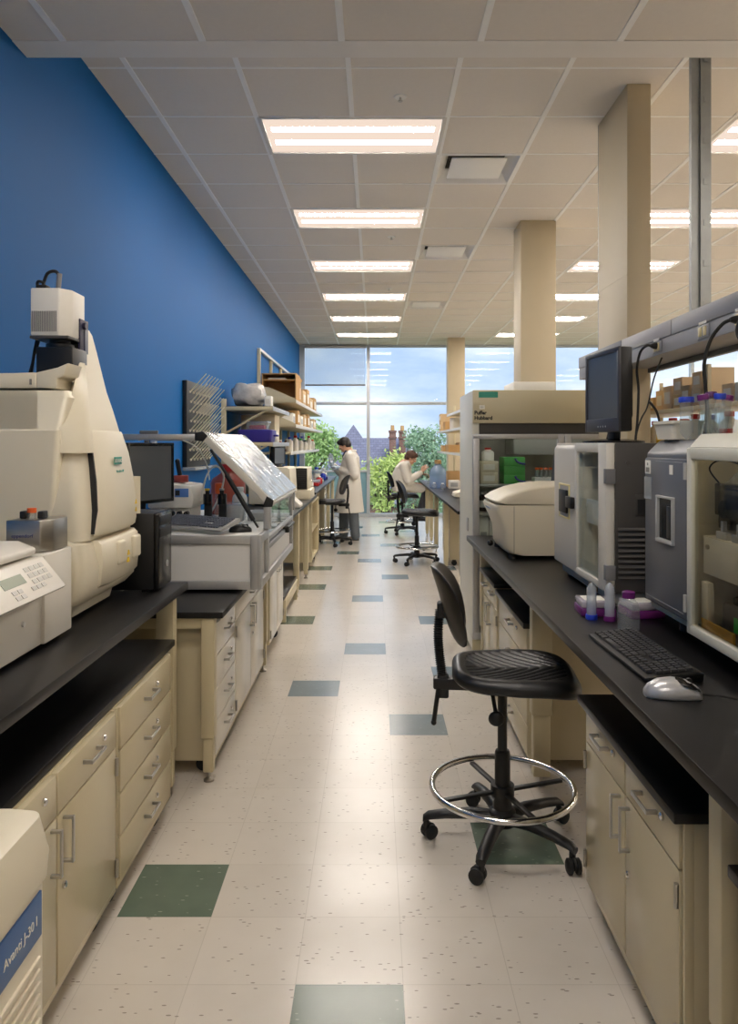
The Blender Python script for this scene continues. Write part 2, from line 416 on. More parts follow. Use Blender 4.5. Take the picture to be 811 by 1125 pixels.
# ceiling lamps ----------------------------------------------------
LENS = emit('lamp_lens', (255, 232, 214), LENS_E)
TUBE = emit('lamp_tube', (255, 246, 236), TUBE_E)
RIM = pm('lamp_rim', (226, 222, 216), .5, var=.02)
def troffer(x, y, z, label, grp):
    t = thing('ceiling_light', label, 'ceiling light', (x + .61, y + .305, z), grp)
    f = MB()
    for a in ((x + .002, x + .03, y + .002, y + .609), (x + 1.19, x + 1.218, y + .002, y + .609), (x + .03, x + 1.19, y + .002, y + .03), (x + .03, x + 1.19, y + .581, y + .609)):
        f.box(a[0], a[1], a[2], a[3], z - .008, z + .05, .002)
    f.box(x + .01, x + 1.21, y + .01, y + .60, z + .05, z + .06)
    part(f, 'housing', RIM, t)
    part(MB().box(x + .03, x + 1.19, y + .03, y + .581, z + .002, z + .01), 'diffuser', LENS, t)
    for k in (.2, .41): part(MB().box(x + .07, x + 1.15, y + k - .035, y + k + .035, z - .001, z + .0025), 'lamp_tube', TUBE, t)
    return t
ords = ['first', 'second', 'third', 'fourth', 'fifth', 'sixth']
for i, y in enumerate(LROWS):
    troffer(LCOLS[0], y, ZC, ['first and largest lit ceiling panel in the row above the aisle', 'second lit ceiling panel from the camera above the aisle', 'third lit ceiling panel from the camera above the aisle',
            'fourth lit ceiling panel along the row above the aisle', 'fifth lit ceiling panel in the aisle row, next to last', 'last lit ceiling panel above the aisle, nearest the windows'][i], 'lit ceiling panels over the aisle')
for i, y in enumerate(LROWS):
    troffer(LCOLS[1], y, ZC, ['lit ceiling panel cut by the right picture edge beside the galvanised strut', 'lit ceiling panel seen both sides of the galvanised strut, right of the slim chase',
            'lit ceiling panel right of the middle column, crossing behind the slim chase', 'lit ceiling panel between middle column and slim chase, upper one in that gap', 'lit ceiling panel between middle column and slim chase, lower one in that gap',
            'lit ceiling panel farthest away in the right-hand row, by the middle column'][i], 'lit ceiling panels over the next aisle')
for i, y in enumerate(LROWS):
    troffer(LCOLS[2], y, ZC, 'lit ceiling panel far right of the frame, out of the picture', 'lit ceiling panels beyond the frame')
for i, (x, y) in enumerate(SOFF[:2] + SOFF[2:]):
    troffer(x, y, ZS, 'lit ceiling panel in the lower ceiling behind the camera, out of frame', 'lit panels in the lower ceiling')
# air diffusers ----------------------------------------------------
for i, y in enumerate(DROWS):
    x = DX
    t = thing('air_diffuser', ['white square air diffuser in the ceiling, nearest and largest', 'white square air diffuser in the ceiling, middle of three', 'white square air diffuser in the ceiling, smallest and farthest'][i], 'air vent', (x + .305, y + .305, ZC), 'air diffusers in the ceiling')
    f = MB(); o, q = .005, .09
    A = [(x + o, y + o), (x + .61 - o, y + o), (x + .61 - o, y + .611 - o), (x + o, y + .611 - o)]
    B = [(x + q, y + q), (x + .61 - q, y + q), (x + .61 - q, y + .611 - q), (x + q, y + .611 - q)]
    f.loft([[(p[0], p[1], ZC - .006) for p in A], [(p[0] + (.015 if p[0] < x + .3 else -.015), p[1] + (.015 if p[1] < y + .3 else -.015), ZC - .006) for p in A], [(p[0], p[1], ZC + .09) for p in B]], cap=False)
    part(f, 'frame', TBAR, t)
    d = MB(); d.box(x + .05, x + .56, y + .05, y + .56, ZC + .1, ZC + .11); part(d, 'duct', pm('dark_duct', (40, 38, 36), .8), t)
    part(MB().box(x + .10, x + .51, y + .10, y + .51, ZC + .002, ZC + .014, .004), 'face_plate', TBAR, t)
for i, (x, y) in enumerate(((.153, 4.46), (.165, 7.47), (.19, 9.96), (.18, 13.2))):
    t = thing('sprinkler_head', ['round fire sprinkler rose in the ceiling, nearest the camera', 'round fire sprinkler rose between second and third ceiling lights', 'round fire sprinkler rose beyond the third ceiling light', 'round fire sprinkler rose nearest the windows'][i], 'sprinkler', (x, y, ZC), 'ceiling sprinklers')
    part(MB().lathe([(.001, -.006), (.036, -.006), (.042, 0), (.042, .002), (.001, .002)], (x, y, ZC), 20), 'escutcheon', WHITEP, t)
    part(MB().lathe([(.001, -.03), (.014, -.03), (.014, -.026), (.005, -.024), (.005, -.005), (.001, -.005)], (x, y, ZC), 12), 'deflector', SATIN, t)
# strut ------------------------------------------------------------
sb = MB()
sb.box(1.55, 1.57, 3.63, 3.66, 2.1145, ZC); sb.box(1.562, 1.596, 3.635, 3.645, 2.1145, ZC); sb.box(1.59, 1.60, 3.62, 3.67, 2.1145, ZC); sb.box(1.60, 1.64, 3.63, 3.645, 2.1145, ZC); sb.box(1.636, 1.646, 3.63, 3.66, 2.1145, ZC)
for k in range(7): sb.box(1.608, 1.63, 3.626, 3.63, 2.2 + k * .2, 2.23 + k * .2)
tag(sb.build('strut_channel', GALV), 'upright galvanised steel strut channel running to the ceiling above the grey service beam', 'strut')
# ================================================================== CASEWORK
def handle_bar(y0, y1, z0, z1, fx, s):
    """flat bar pull standing 3 cm off the front; horizontal if y1>y0, else upright"""
    m = MB(); so = s * .03
    if y1 > y0:
        for y in (y0, y1): m.box(fx, fx + so, y - .004, y + .004, z0 - .006, z0 + .006, .0015)
        m.box(fx + so - s * .006, fx + so, y0 - .005, y1 + .005, z0 - .006, z0 + .006, .002)
    else:
        for z in (z0, z1): m.box(fx, fx + so, y0 - .006, y0 + .006, z - .004, z + .004, .0015)
        m.box(fx + so - s * .006, fx + so, y0 - .006, y0 + .006, z0 - .005, z1 + .005, .002)
    return m
def lock_mb(y, z, fx, s):
    m = MB(); m.lathe([(.001, 0), (.010, 0), (.010, .006), (.007, .009), (.001, .009)], (0, 0, 0), 14, 'X')
    for v in m.bm.verts: v.co = Vector((fx + s * v.co.x, y + v.co.y, z + v.co.z))
    return m
def cabinet(label, s, xf, depth, y0, y1, z0, z1, fronts, group, cat='cabinet', top=None, mat=None, hm=None, casters=True, name='base_cabinet', handles=True, fm=None):
    mat = mat or BEIGE; hm = hm or SATIN
    X = lambda d: xf - s * d
    t = thing(name, label, cat, (X(depth / 2), (y0 + y1) / 2, 0), group)
    m = MB(); m.box(X(.02), X(depth), y0, y1, z0, z1, .003); m.box(X(.005), X(.03), y0, y1, z0, z0 + .022, .002)
    m.box(X(.006), X(.03), y0, y0 + .012, z0, z1, .002); m.box(X(.006), X(.03), y1 - .012, y1, z0, z1, .002)
    part(m, 'body', mat, t)
    for f in fronts:
        k, a, b, c, d = f[:5]; o = f[5] if len(f) > 5 else {}
        g = .0022
        p = MB(); p.box(X(0), X(.019), a + g, b - g, c + g, d - g, .0025)
        if k == 'drawer':
            q = part(p, 'drawer', fm or mat, t)
            if handles: part(handle_bar((a + b) / 2 - .05, (a + b) / 2 + .05, (c + d) / 2 + .012, 0, X(0), s), 'handle', hm, q)
            if o.get('lock') is not None: part(lock_mb(o['lock'], (c + d) / 2 + .02, X(0), s), 'lock', CHROME, q)
        else:
            q = part(p, 'door', fm or mat, t)
            hy = a + .035 if o['h'] == 'lo' else b - .035
            if handles: part(handle_bar(hy, hy, d - .135, d - .02, X(0), s), 'handle', hm, q)
            if o.get('lock'): part(lock_mb(hy, d - .2, X(0), s), 'lock', CHROME, q)
            ey = b - .006 if o['h'] == 'lo' else a + .006
            for zc in (c + .06, d - .06):
                part(MB().cyl((X(-.004), ey, zc - .028), (X(-.004), ey, zc + .028), .006, n=8), 'hinge', STEEL, q)
    if casters:
        for cy in (y0 + .07, y1 - .07):
            for d in (.07, depth - .08):
                m = MB(); m.cyl((X(d), cy - .014, .034), (X(d), cy + .014, .034), .034, n=16); m.cyl((X(d), cy - .017, .034), (X(d), cy + .017, .034), .012, n=10)
                m.box(X(d) - .02, X(d) + .02, cy - .022, cy - .017, .03, z0, .002); m.box(X(d) - .02, X(d) + .02, cy + .017, cy + .022, .03, z0, .002)
                m.box(X(d) - .024, X(d) + .024, cy - .024, cy + .024, z0 - .008, z0)
                part(m, 'caster', RUBBER, t)
    if top:
        part(MB().box(X(-.022), X(depth), y0 - .01 + top[0], y1 + top[1], z1, z1 + .026, .004), 'top_slab', BLACKTOP, t)
    return t
def bench_leg(mb, x0, x1, y0, y1, ztop, zs):
    """telescoping rectangular steel leg: sleeve down to zs, inner tube, levelling foot"""
    mb.box(x0, x1, y0, y1, zs, ztop, .005)
    mb.box(x0 + .007, x1 - .007, y0 + .007, y1 - .007, .045, zs, .004)
    c = ((x0 + x1) / 2, (y0 + y1) / 2, 0)
    mb.mi = 1; mb.lathe([(.001, 0), (.024, 0), (.024, .008), (.012, .016), (.007, .018), (.007, .05), (.001, .05)], c, 16); mb.mi = 0
def bench(label, x0, x1, y0, y1, zt, th, legs, xl, zs, group, apron=None, name='lab_bench', topname='worktop', topmat=None, xback=None, lx=.075):
    t = thing(name, label, 'lab bench', ((x0 + x1) / 2, (y0 + y1) / 2, 0), group)
    part(MB().box(x0, x1, y0, y1, zt - th, zt, .004), topname, topmat or BLACKTOP, t)
    s = 1 if xl[1] else -1
    for y in legs:
        m = MB(); a = xl[0]; b = a - s * lx
        bench_leg(m, min(a, b), max(a, b), y, y + .06, zt - th, zs); part(m, 'leg', [BEIGE_L, STEEL], t)
        xb = xback
        m = MB(); bench_leg(m, min(xb, xb + s * lx), max(xb, xb + s * lx), y, y + .06, zt - th, zs); part(m, 'leg', [BEIGE_L, STEEL], t)
        m = MB(); m.box(min(xb, b), max(xb, b), y + .012, y + .048, zt - th - .05, zt - th, .003); part(m, 'cross_rail', BEIGE_L, t)
    m = MB(); m.box(xback - .012, xback + .012, y0 + .1, y1 - .1, zt - th - .05, zt - th); part(m, 'back_rail', BEIGE_L, t)
    return t
ZB = .915
SHEEN_FRONT = pm('sheen_front_enamel', (222, 216, 202), .22, var=.02)  # window sheen on the beige fronts, put into a paler enamel colour
# ---- left, near
bench('long black-topped bench along the blue wall carrying the beige imager, nearest on the left', WL + .005, -.835, .1, 3.32, ZB, .034, (3.2, .35), (-.87, True), .2, 'lab benches along the blue wall', xback=WL + .06)
LG = 'beige base cabinets under the wall bench'
cabinet('beige four-drawer base cabinet under the near wall bench', 1, -.832, .56, 2.41, 3.04, .085, .672,
        [('drawer', 2.425, 3.025, .105 + .1415 * k, .105 + .1415 * (k + 1), {'lock': 2.82}) for k in range(4)], LG)
zb = .555
cabinet('beige base cabinet with two drawers over two doors, behind the pale centrifuge', 1, -.832, .56, 1.48, 2.40, .085, .672,
        [('drawer', 1.945, 2.385, zb, .669, {'lock': 2.27}), ('drawer', 1.50, 1.94, zb, .669, {'lock': 1.86}),
         ('door', 1.945, 2.385, .11, zb, {'h': 'lo', 'lock': 1}), ('door', 1.50, 1.94, .11, zb, {'h': 'hi'})], LG)
lt = MB(); lt.box(-1.40, -.855 + .004, 1.47, 3.16, .673, .70, .004)
tag(lt.build('cabinet_top', BLACKTOP), 'continuous black slab lying on the two near left base cabinets, below the bench top', 'worktop')
# ---- left, second bench (low) with beige cabinets, window sheen coloured into their fronts
bench('low black-topped table under the white work enclosure, with levelling feet', WL + .02, -.684, 3.335, 5.32, .775, .03, (3.345, 4.97), (-.725, True), .2, 'lab benches along the blue wall', xback=WL + .08, lx=.06)
ap = None
cabinet('beige four-drawer base cabinet, sheen coloured into its fronts, on casters under the low table, beige end panel showing', 1, -.735, .62, 3.42, 3.90, .07, .70,
        [('drawer', 3.43, 3.895, .09 + .152 * k, .09 + .152 * (k + 1), {'lock': 3.78}) for k in range(4)], 'base cabinets with sheen-coloured fronts', fm=SHEEN_FRONT)
cabinet('beige base cabinet with two tall sheen-coloured doors under the low table, beside the four-drawer cabinet', 1, -.735, .62, 3.905, 4.90, .07, .70,
        [('drawer', 3.91, 4.895, .6, .698), ('door', 3.91, 4.40, .09, .6, {'h': 'hi'}), ('door', 4.405, 4.895, .09, .6, {'h': 'lo', 'lock': 1})], 'base cabinets with sheen-coloured fronts', fm=SHEEN_FRONT)
cabinet('beige base cabinet with sheen-coloured fronts under the far end of the low table, beyond its second leg', 1, -.735, .6, 5.2, 5.95, .12, .72,
        [('door', 5.21, 5.58, .13, .715, {'h': 'hi'}), ('door', 5.585, 5.94, .13, .715, {'h': 'lo'})], 'base cabinets with sheen-coloured fronts', fm=SHEEN_FRONT)
# ---- left, far benches
bench('open black-topped bench with thin beige legs beyond the white enclosure', WL + .02, -.74, 6.2, 9.5, .885, .03, (7.42, 8.45), (-.76, True), .1, 'lab benches along the blue wall', xback=WL + .08, lx=.06)
bench('farthest bench on the left, crowded with bottles up to the window', WL + .02, -.76, 9.6, 14.7, .905, .03, (10.4, 11.6, 13.0, 14.3), (-.79, True), .1, 'lab benches along the blue wall', xback=WL + .08, lx=.06, topmat=BLACKTOP)
t = thing('shelf_cart', 'beige open-fronted shelf cart on black casters under the left benches', 'cart', (-1.05, 9.45, 0))
m = MB(); m.box(-1.35, -.76, 8.95, 8.97, .1, .83); m.box(-1.35, -.76, 9.95, 9.97, .1, .83); m.box(-1.35, -1.33, 8.95, 9.97, .1, .83); m.box(-1.35, -.76, 8.95, 9.97, .81, .83)
part(m, 'carcass', BEIGE_L, t)
for z in (.1, .45): part(MB().box(-1.33, -.77, 8.97, 9.95, z, z + .02), 'shelf', BEIGE_L, t)
for x in (-.82, -1.3):
    for y in (9.02, 9.9):
        m = MB(); m.cyl((x - .015, y, .045), (x + .015, y, .045), .045, n=14); m.box(x - .02, x + .02, y - .02, y + .02, .08, .1); part(m, 'caster', RUBBER, t)
cabinet('pale base cabinet under the farthest left bench behind the swivel stool', 1, -.84, .55, 12.0, 12.9, .08, .82, [('drawer', 12.01, 12.89, .7, .815), ('door', 12.01, 12.45, .1, .7, {'h': 'hi'}), ('door', 12.455, 12.89, .1, .7, {'h': 'lo'})], 'base cabinets with sheen-coloured fronts', fm=SHEEN_FRONT)
# pump under the bench
t = thing('vacuum_pump', 'dark vacuum pump with coiled hose on the low shelf behind the thin bench legs', 'pump', (-1.0, 6.9, .2))
m = MB(); m.cyl((-1.0, 6.7, .33), (-1.0, 7.15, .33), .1, n=18); m.cyl((-1.0, 6.62, .33), (-1.0, 6.7, .33), .07, n=14); m.box(-1.1, -.9, 6.65, 7.2, .22, .25, .005)
part(m, 'motor', CHAR, t)
part(MB().tube(arc((-.86, 6.75, .36), .09, 0, 330, 18, 'YZ'), .014), 'hose', LGREY, t)
t = thing('low_shelf', 'low dark shelf on a beige rail near the floor holding the vacuum pump', 'shelf', (-1.05, 6.9, 0))
part(MB().box(-1.4, -.78, 6.35, 7.38, .19, .22, .003), 'board', BLACKTOP, t)
for xa, xb in ((-.80, -.77), (-1.4, -1.37)):
    m = MB(); m.box(xa, xb, 6.35, 7.38, .10, .19, .003)
    for y in (6.36, 7.3): m.box(xa - .005, xb + .005, y, y + .05, 0, .19)
    part(m, 'support_frame', BEIGE_L, t)
# ---- right, near bench
bench('long black-topped bench on the right carrying keyboard, mouse and analysers', .617, 1.44, .1, 5.0, ZB, .034, (1.50, 3.30, 4.9), (.70, False), .32, 'lab benches on the right', xback=1.36, lx=.09)
RG = 'beige base cabinets under the right bench'
cabinet('beige base cabinet with black top and two doors, nearest whole one on the right', -1, .695, .58, 1.68, 2.46, .085, .672,
        [('drawer', 2.065, 2.445, zb, .669, {'lock': 2.155}), ('drawer', 1.695, 2.06, zb, .669, {'lock': 1.79}), ('door', 2.065, 2.445, .11, zb, {'h': 'lo'}), ('door', 1.695, 2.06, .11, zb, {'h': 'hi', 'lock': 1})], RG, top=(0, .012))
cabinet('beige drawer cabinet beyond the knee space, its side panel facing the swivel stool', -1, .71, .58, 3.45, 4.26, .06, .672,
        [('drawer', 3.46, 4.25, .52, .669, {'lock': 3.7}), ('drawer', 3.46, 4.25, .36, .52), ('drawer', 3.46, 4.25, .21, .36), ('drawer', 3.46, 4.25, .075, .21)], RG, top=(0, .0))
cabinet('beige two-door cabinet at the far end of the right bench, next to the glass-door refrigerator', -1, .71, .58, 4.30, 4.88, .06, .695,
        [('drawer', 4.31, 4.59, .56, .69), ('drawer', 4.595, 4.87, .56, .69), ('door', 4.31, 4.59, .08, .56, {'h': 'hi'}), ('door', 4.595, 4.87, .08, .56, {'h': 'lo'})], RG, top=(0, .0))
cabinet('beige base cabinet whose black top just enters at the lower right picture edge', -1, .72, .58, .62, 1.46, .085, .672,
        [('drawer', 1.045, 1.445, zb, .669), ('drawer', .64, 1.04, zb, .669), ('door', 1.045, 1.445, .11, zb, {'h': 'lo'}), ('door', .64, 1.04, .11, zb, {'h': 'hi'})], RG, top=(0, .012))
# ---- right, far bench
bench('far black-topped bench on the right where the seated researcher works', .77, 1.42, 6.9, 12.9, .905, .03, (7.0, 9.05, 10.5, 11.4, 12.3), (.84, False), .1, 'lab benches on the right', xback=1.34, lx=.06)
cabinet('pale drawer cabinet under the far right bench, first beyond the refrigerator', -1, .93, .45, 7.3, 8.2, .08, .82, [('drawer', 7.31, 8.19, .1 + .178 * k, .1 + .178 * (k + 1)) for k in range(4)], 'base cabinets with sheen-coloured fronts', fm=SHEEN_FRONT)
cabinet('pale drawer cabinet under the far right bench behind the empty stool', -1, .93, .45, 9.3, 10.2, .08, .82, [('drawer', 9.31, 10.19, .1 + .178 * k, .1 + .178 * (k + 1)) for k in range(4)], 'base cabinets with sheen-coloured fronts', fm=SHEEN_FRONT)

# ================================================================== STOOLS
def seat_mat():
    m = pm('moulded_black_polyurethane', (22, 22, 23), .38, var=.1, vscale=30)
    nt = m.node_tree; N = nt.nodes; L = nt.links; b = N['Principled BSDF']
    tc = N.new('ShaderNodeTexCoord'); sp = N.new('ShaderNodeSeparateXYZ'); L.new(tc.outputs['Object'], sp.inputs[0])
    ab = N.new('ShaderNodeMath'); ab.operation = 'ABSOLUTE'; L.new(sp.outputs['Y'], ab.inputs[0])
    ad = N.new('ShaderNodeMath'); ad.operation = 'ADD'; L.new(sp.outputs['X'], ad.inputs[0]); L.new(ab.outputs[0], ad.inputs[1])
    fr = N.new('ShaderNodeMath'); fr.operation = 'MULTIPLY'; fr.inputs[1].default_value = 210; L.new(ad.outputs[0], fr.inputs[0])
    si = N.new('ShaderNodeMath'); si.operation = 'SINE'; L.new(fr.outputs[0], si.inputs[0])
    # grooves only on the upper face, away from the rim
    gt = N.new('ShaderNodeMath'); gt.operation = 'GREATER_THAN'; gt.inputs[1].default_value = .3; L.new(si.outputs[0], gt.inputs[0])
    l1 = N.new('ShaderNodeMath'); l1.operation = 'LESS_THAN'; l1.inputs[1].default_value = .15; L.new(ab.outputs[0], l1.inputs[0])
    m1 = N.new('ShaderNodeMath'); m1.operation = 'MULTIPLY'; L.new(gt.outputs[0], m1.inputs[0]); L.new(l1.outputs[0], m1.inputs[1])
    bp = N.new('ShaderNodeBump'); bp.inputs['Strength'].default_value = .0; bp.inputs['Distance'].default_value = .003; L.new(m1.outputs[0], bp.inputs['Height'])
    L.new(bp.outputs['Normal'], b.inputs['Normal'])
    return m
PU = seat_mat()
def make_stool(label, hs=.69):
    t = thing('swivel_stool', label, 'stool', (0, 0, 0))
    # moulded seat: real chevron ribs on the upper face
    m = MB(); nu, nv = 110, 96
    def outline(u, v):      # u,v in -1..1 -> superellipse footprint, seat front towards +X
        a, b = .235, .235
        e = 4.
        r = max(abs(u), abs(v))
        if r < 1e-6: return 0., 0., 0.
        k = (abs(u / r) ** e + abs(v / r) ** e) ** (-1 / e)
        x, y = u * k * a, v * k * b
        w = 1 - .16 * max(0, -x / a)      # narrower at the back
        return x + .045, y * w, r
    t0 = bmesh.new(); top = []
    for j in range(nv + 1):
        row = []
        for i in range(nu + 1):
            u, v = -1 + 2 * i / nu, -1 + 2 * j / nv
            x, y, r = outline(u, v)
            dish = -.018 * (1 - min(1, (x - .0) ** 2 / .05)) * (1 - min(1, abs(y) / .22) ** 2)
            z = hs + dish - .022 * max(0, (r - .86) / .14) ** 2 - .02 * max(0, (x - .12) / .15) ** 2 + .016 * max(0, (-x - .05) / .14) ** 2
            rib = math.sin((x * .9 + abs(y)) * 2 * math.pi / .042)
            if r < .8 and abs(y) > .008 and x > -.15 and .2 > abs(y): z -= .006 * max(0, min(1, (rib - .1) * 3))
            row.append(t0.verts.new((x, y, z)))
        top.append(row)
    for j in range(nv):
        for i in range(nu): t0.faces.new((top[j][i], top[j][i + 1], top[j + 1][i + 1], top[j + 1][i]))
    rim = [top[0][i] for i in range(nu)] + [top[j][nu] for j in range(nv)] + [top[nv][i] for i in range(nu, 0, -1)] + [top[j][0] for j in range(nv, 0, -1)]
    prev = rim
    for sc, dz in ((1.012, .008), (1.012, .022), (.97, .034), (.8, .042)):
        cur = [t0.verts.new((.045 + (w.co.x - .045) * sc, w.co.y * sc, min(w.co.z, hs - .022 - .02 * max(0, (w.co.x - .12) / .15) ** 2 + .016 * max(0, (-w.co.x - .05) / .14) ** 2) - dz)) for w in rim]
        for i in range(len(rim)): k = (i + 1) % len(rim); t0.faces.new((prev[i], cur[i], cur[k], prev[k]))
        prev = cur
    t0.faces.new(prev); bmesh.ops.recalc_face_normals(t0, faces=t0.faces); m._take(t0)
    part(m, 'seat', PU, t, sharp=50)
    # backrest pad
    m = MB(); rings = []
    for i in range(13):
        a = math.pi * i / 12; h = -math.cos(a) * .148; w = .185 * max(.12, math.sin(a)) ** .45; th = .026 * max(.2, math.sin(a)) ** .5
        ring = []
        for k in range(28):
            q = 2 * math.pi * k / 28
            yy = w * math.cos(q); xx = th * math.sin(q) + .055 * (yy / .19) ** 2
            ring.append((-.208 + xx - .24 * h - .9 * h * h * (h > 0) + .5 * h * h * (h < 0), yy, hs + .225 + h))
        rings.append(ring)
    m.loft(rings); m.M = None
    part(m, 'backrest', PU, t, sharp=60)
    # bellows-covered back upright
    m = MB(); P = smoothpath([(-.225, 0, hs - .085), (-.238, 0, hs + .0), (-.246, 0, hs + .1), (-.24, 0, hs + .2)], 12)
    rad = [.019 if i % 2 else .0135 for i in range(len(P))]
    P2 = []; R2 = []
    for i in range(len(P) - 1):
        for f, r_ in ((0, .013), (.5, .02)): P2.append(P[i].lerp(P[i + 1], f)); R2.append(r_)
    m.tube(P2, .02, 10, radii=R2); m.box(-.25, -.205, -.03, .03, hs + .17, hs + .23, .008)
    part(m, 'back_upright', RUBBER, t)
    # mechanism
    m = MB(); m.box(-.265, -.10, -.028, .028, hs - .105, hs - .06, .008); m.box(-.11, .10, -.06, .06, hs - .085, hs - .05, .01); m.box(-.25, -.205, -.022, .022, hs - .14, hs - .05, .008)
    part(m, 'seat_plate', BLACKP, t)
    for a, b, r_ in (((-.245, -.02, hs - .10), (-.262, -.05, hs - .22), .009), ((-.045, -.05, hs - .08), (-.03, -.12, hs - .16), .008)):
        m = MB(); m.tube([a, tuple((a[i] + b[i]) / 2 for i in range(3)), b], r_, 8); e = Vector(b)
        if a[0] > -.2: m.ball((e.x, e.y, e.z - .012), .03, .014, .028, 14, 8)
        else: m.ball(e, .011)
        part(m, 'lever', BLACKP, t)
    m = MB(); m.cyl((0, 0, .3), (0, 0, hs - .06), .0185, n=18); part(m, 'gas_lift', BLACKP, t)
    m = MB(); m.lathe([(.001, .10), (.036, .10), (.036, .15), (.030, .17), (.0295, .345), (.026, .355), (.001, .355)], n=20); part(m, 'column', BLACKP, t)
    # foot ring
    m = MB(); m.tube([(.27 * math.cos(2 * math.pi * k / 48), .27 * math.sin(2 * math.pi * k / 48), .215) for k in range(48)], .0125, 10, closed=True)
    part(m, 'foot_ring', CHROME, t)
    m = MB(); m.lathe([(.03, .185), (.045, .185), (.045, .225), (.03, .225)], n=18); part(m, 'ring_hub', BLACKP, t)
    for k in range(4):
        a = R(25 + 90 * k); c, s_ = math.cos(a), math.sin(a); m = MB(); m.M = Matrix.Rotation(a, 4, 'Z'); m.box(.04, .262, -.011, .011, .194, .206, .003); m.M = None
        part(m, 'ring_spoke', BLACKP, t)
    # star base
    m = MB(); m.lathe([(.001, .075), (.05, .075), (.056, .09), (.05, .125), (.036, .135), (.001, .135)], n=20); part(m, 'base_hub', BLACKP, t)
    for k in range(5):
        a = R(180 + 72 * k); M = Matrix.Rotation(a, 4, 'Z')
        m = MB(); m.M = M
        pr = [(.03, .10, .028, .024), (.12, .108, .026, .02), (.22, .10, .024, .017), (.285, .09, .022, .015), (.305, .078, .018, .012)]
        rings = []
        for r_, z, w, h in pr:
            rings.append([(r_, w * math.cos(2 * math.pi * q / 12), z + h * math.sin(2 * math.pi * q / 12)) for q in range(12)])
        m.loft(rings); m.cyl((.292, 0, .045), (.292, 0, .085), .012, n=10); m.M = None
        leg = part(m, 'base_leg', BLACKP, t)
        m = MB(); m.M = M @ Matrix.Translation((.292, 0, 0)) @ Matrix.Rotation(R(35 + 50 * k), 4, 'Z') @ Matrix.Translation((-.014, 0, 0))
        for sy in (-1, 1):
            m.lathe([(.001, -.011), (.02, -.011), (.0275, -.006), (.0275, .006), (.02, .011), (.001, .011)], (0, sy * .015, .0275), 18, 'Y')
        m.ball((.002, 0, .036), .03, .011, .022, 14, 8); m.M = None
        part(m, 'caster', RUBBER, leg)
    return t
st = make_stool('black moulded swivel stool in front of the knee space, nearest the camera')
SG = 'black swivel stools'
st['group'] = SG
far = [dup(st, (.54, 9.55, 0), R(-8), 'black swivel stool standing empty at the far right bench, facing it', SG),
       dup(st, (.47, 12.7, 0), R(0), 'black swivel stool under the seated researcher', SG),
       dup(st, (-.65, 11.3, 0), R(172), 'black swivel stool on the left in front of the standing researcher', SG)]
st.location = (.49, 2.85, 0); st.rotation_euler = (0, 0, R(-6))
# ================================================================== LEFT BENCH EQUIPMENT
# ---- gel imager ---------------------------------------------------
t = thing('gel_imager', 'tall beige imaging cabinet with a pointed spire, standing on the near left bench', 'lab instrument', (-1.3, 2.75, ZB))
def ring4(xb, xf, yn, yf, z, r=.03, n=5):
    """rounded rectangle, counter-clockwise, as a list of points at height z"""
    out = []
    for cx, cy, a0 in ((xf - r, yf - r, 0), (xb + r, yf - r, 90), (xb + r, yn + r, 180), (xf - r, yn + r, 270)):
        for k in range(n + 1):
            a = R(a0 + 90 * k / n); out.append((cx + r * math.cos(a), cy + r * math.sin(a), z))
    return out
# body shell (side panel towards the camera)
m = MB(); rings = []
for z, xb, xf, yn, yf, r in ((.985, -1.55, -1.09, 2.52, 2.98, .02), (1.02, -1.56, -1.06, 2.50, 2.99, .03), (1.30, -1.57, -1.10, 2.49, 3.0, .03), (1.575, -1.57, -1.11, 2.495, 3.0, .03), (1.582, -1.57, -1.11, 2.502, 3.0, .03), (1.69, -1.56, -1.12, 2.53, 3.0, .03), (1.715, -1.54, -1.13, 2.55, 2.99, .03)):
    rings.append(ring4(xb, xf, yn, yf, z, r))
m.loft(rings); m.loft([ring4(-1.4, xf, yn, yf, z, .02) for z, xf, yn, yf in ((1.0, -1.06, 2.495, 2.64), (1.30, -1.075, 2.488, 2.64), (1.575, -1.06, 2.494, 2.64), (1.582, -1.06, 2.502, 2.66), (1.69, -1.045, 2.53, 2.68), (1.715, -1.06, 2.55, 2.68))]); part(m, 'side_housing', CREAM, t)
m = MB(); m.loft([ring4(-1.55, -1.05, 2.55, 2.96, .93, .03), ring4(-1.55, -1.035, 2.53, 2.97, .985, .03)])
for x in (-1.5, -1.1):
    for y in (2.6, 2.9): m.cyl((x, y, ZB), (x, y, .935), .02, n=12)
part(m, 'base', CREAM, t)
# upper rounded skirt line of the lower housing
m = MB(); m.loft([ring4(-1.57, -1.0, 2.485, 3.005, .985, .04), ring4(-1.575, -.965, 2.48, 3.01, 1.02, .05), ring4(-1.575, -.955, 2.48, 3.01, 1.10, .05), ring4(-1.575, -.975, 2.48, 3.005, 1.19, .05), ring4(-1.575, -1.0, 2.485, 3.0, 1.205, .05)])
part(m, 'lower_housing', CREAM, t)
# front tower tapering into the spire
m = MB(); rings = []
for z, xb, xf, yn, yf, r in ((1.20, -1.2, -.975, 2.49, 3.0, .05), (1.30, -1.2, -.978, 2.49, 3.0, .05), (1.45, -1.2, -1.0, 2.52, 3.0, .045), (1.58, -1.2, -1.025, 2.56, 3.0, .03), (1.66, -1.21, -1.05, 2.62, 3.0, .028), (1.74, -1.215, -1.078, 2.70, 3.0, .026), (1.83, -1.22, -1.10, 2.79, 3.0, .028), (1.90, -1.225, -1.118, 2.85, 3.0, .025), (1.965, -1.228, -1.135, 2.90, 2.998, .025), (1.985, -1.222, -1.145, 2.915, 2.99, .022)):
    rings.append(ring4(xb, xf, yn, yf, z, r))
m.loft(rings); part(m, 'front_tower', CREAM, t, sharp=60)
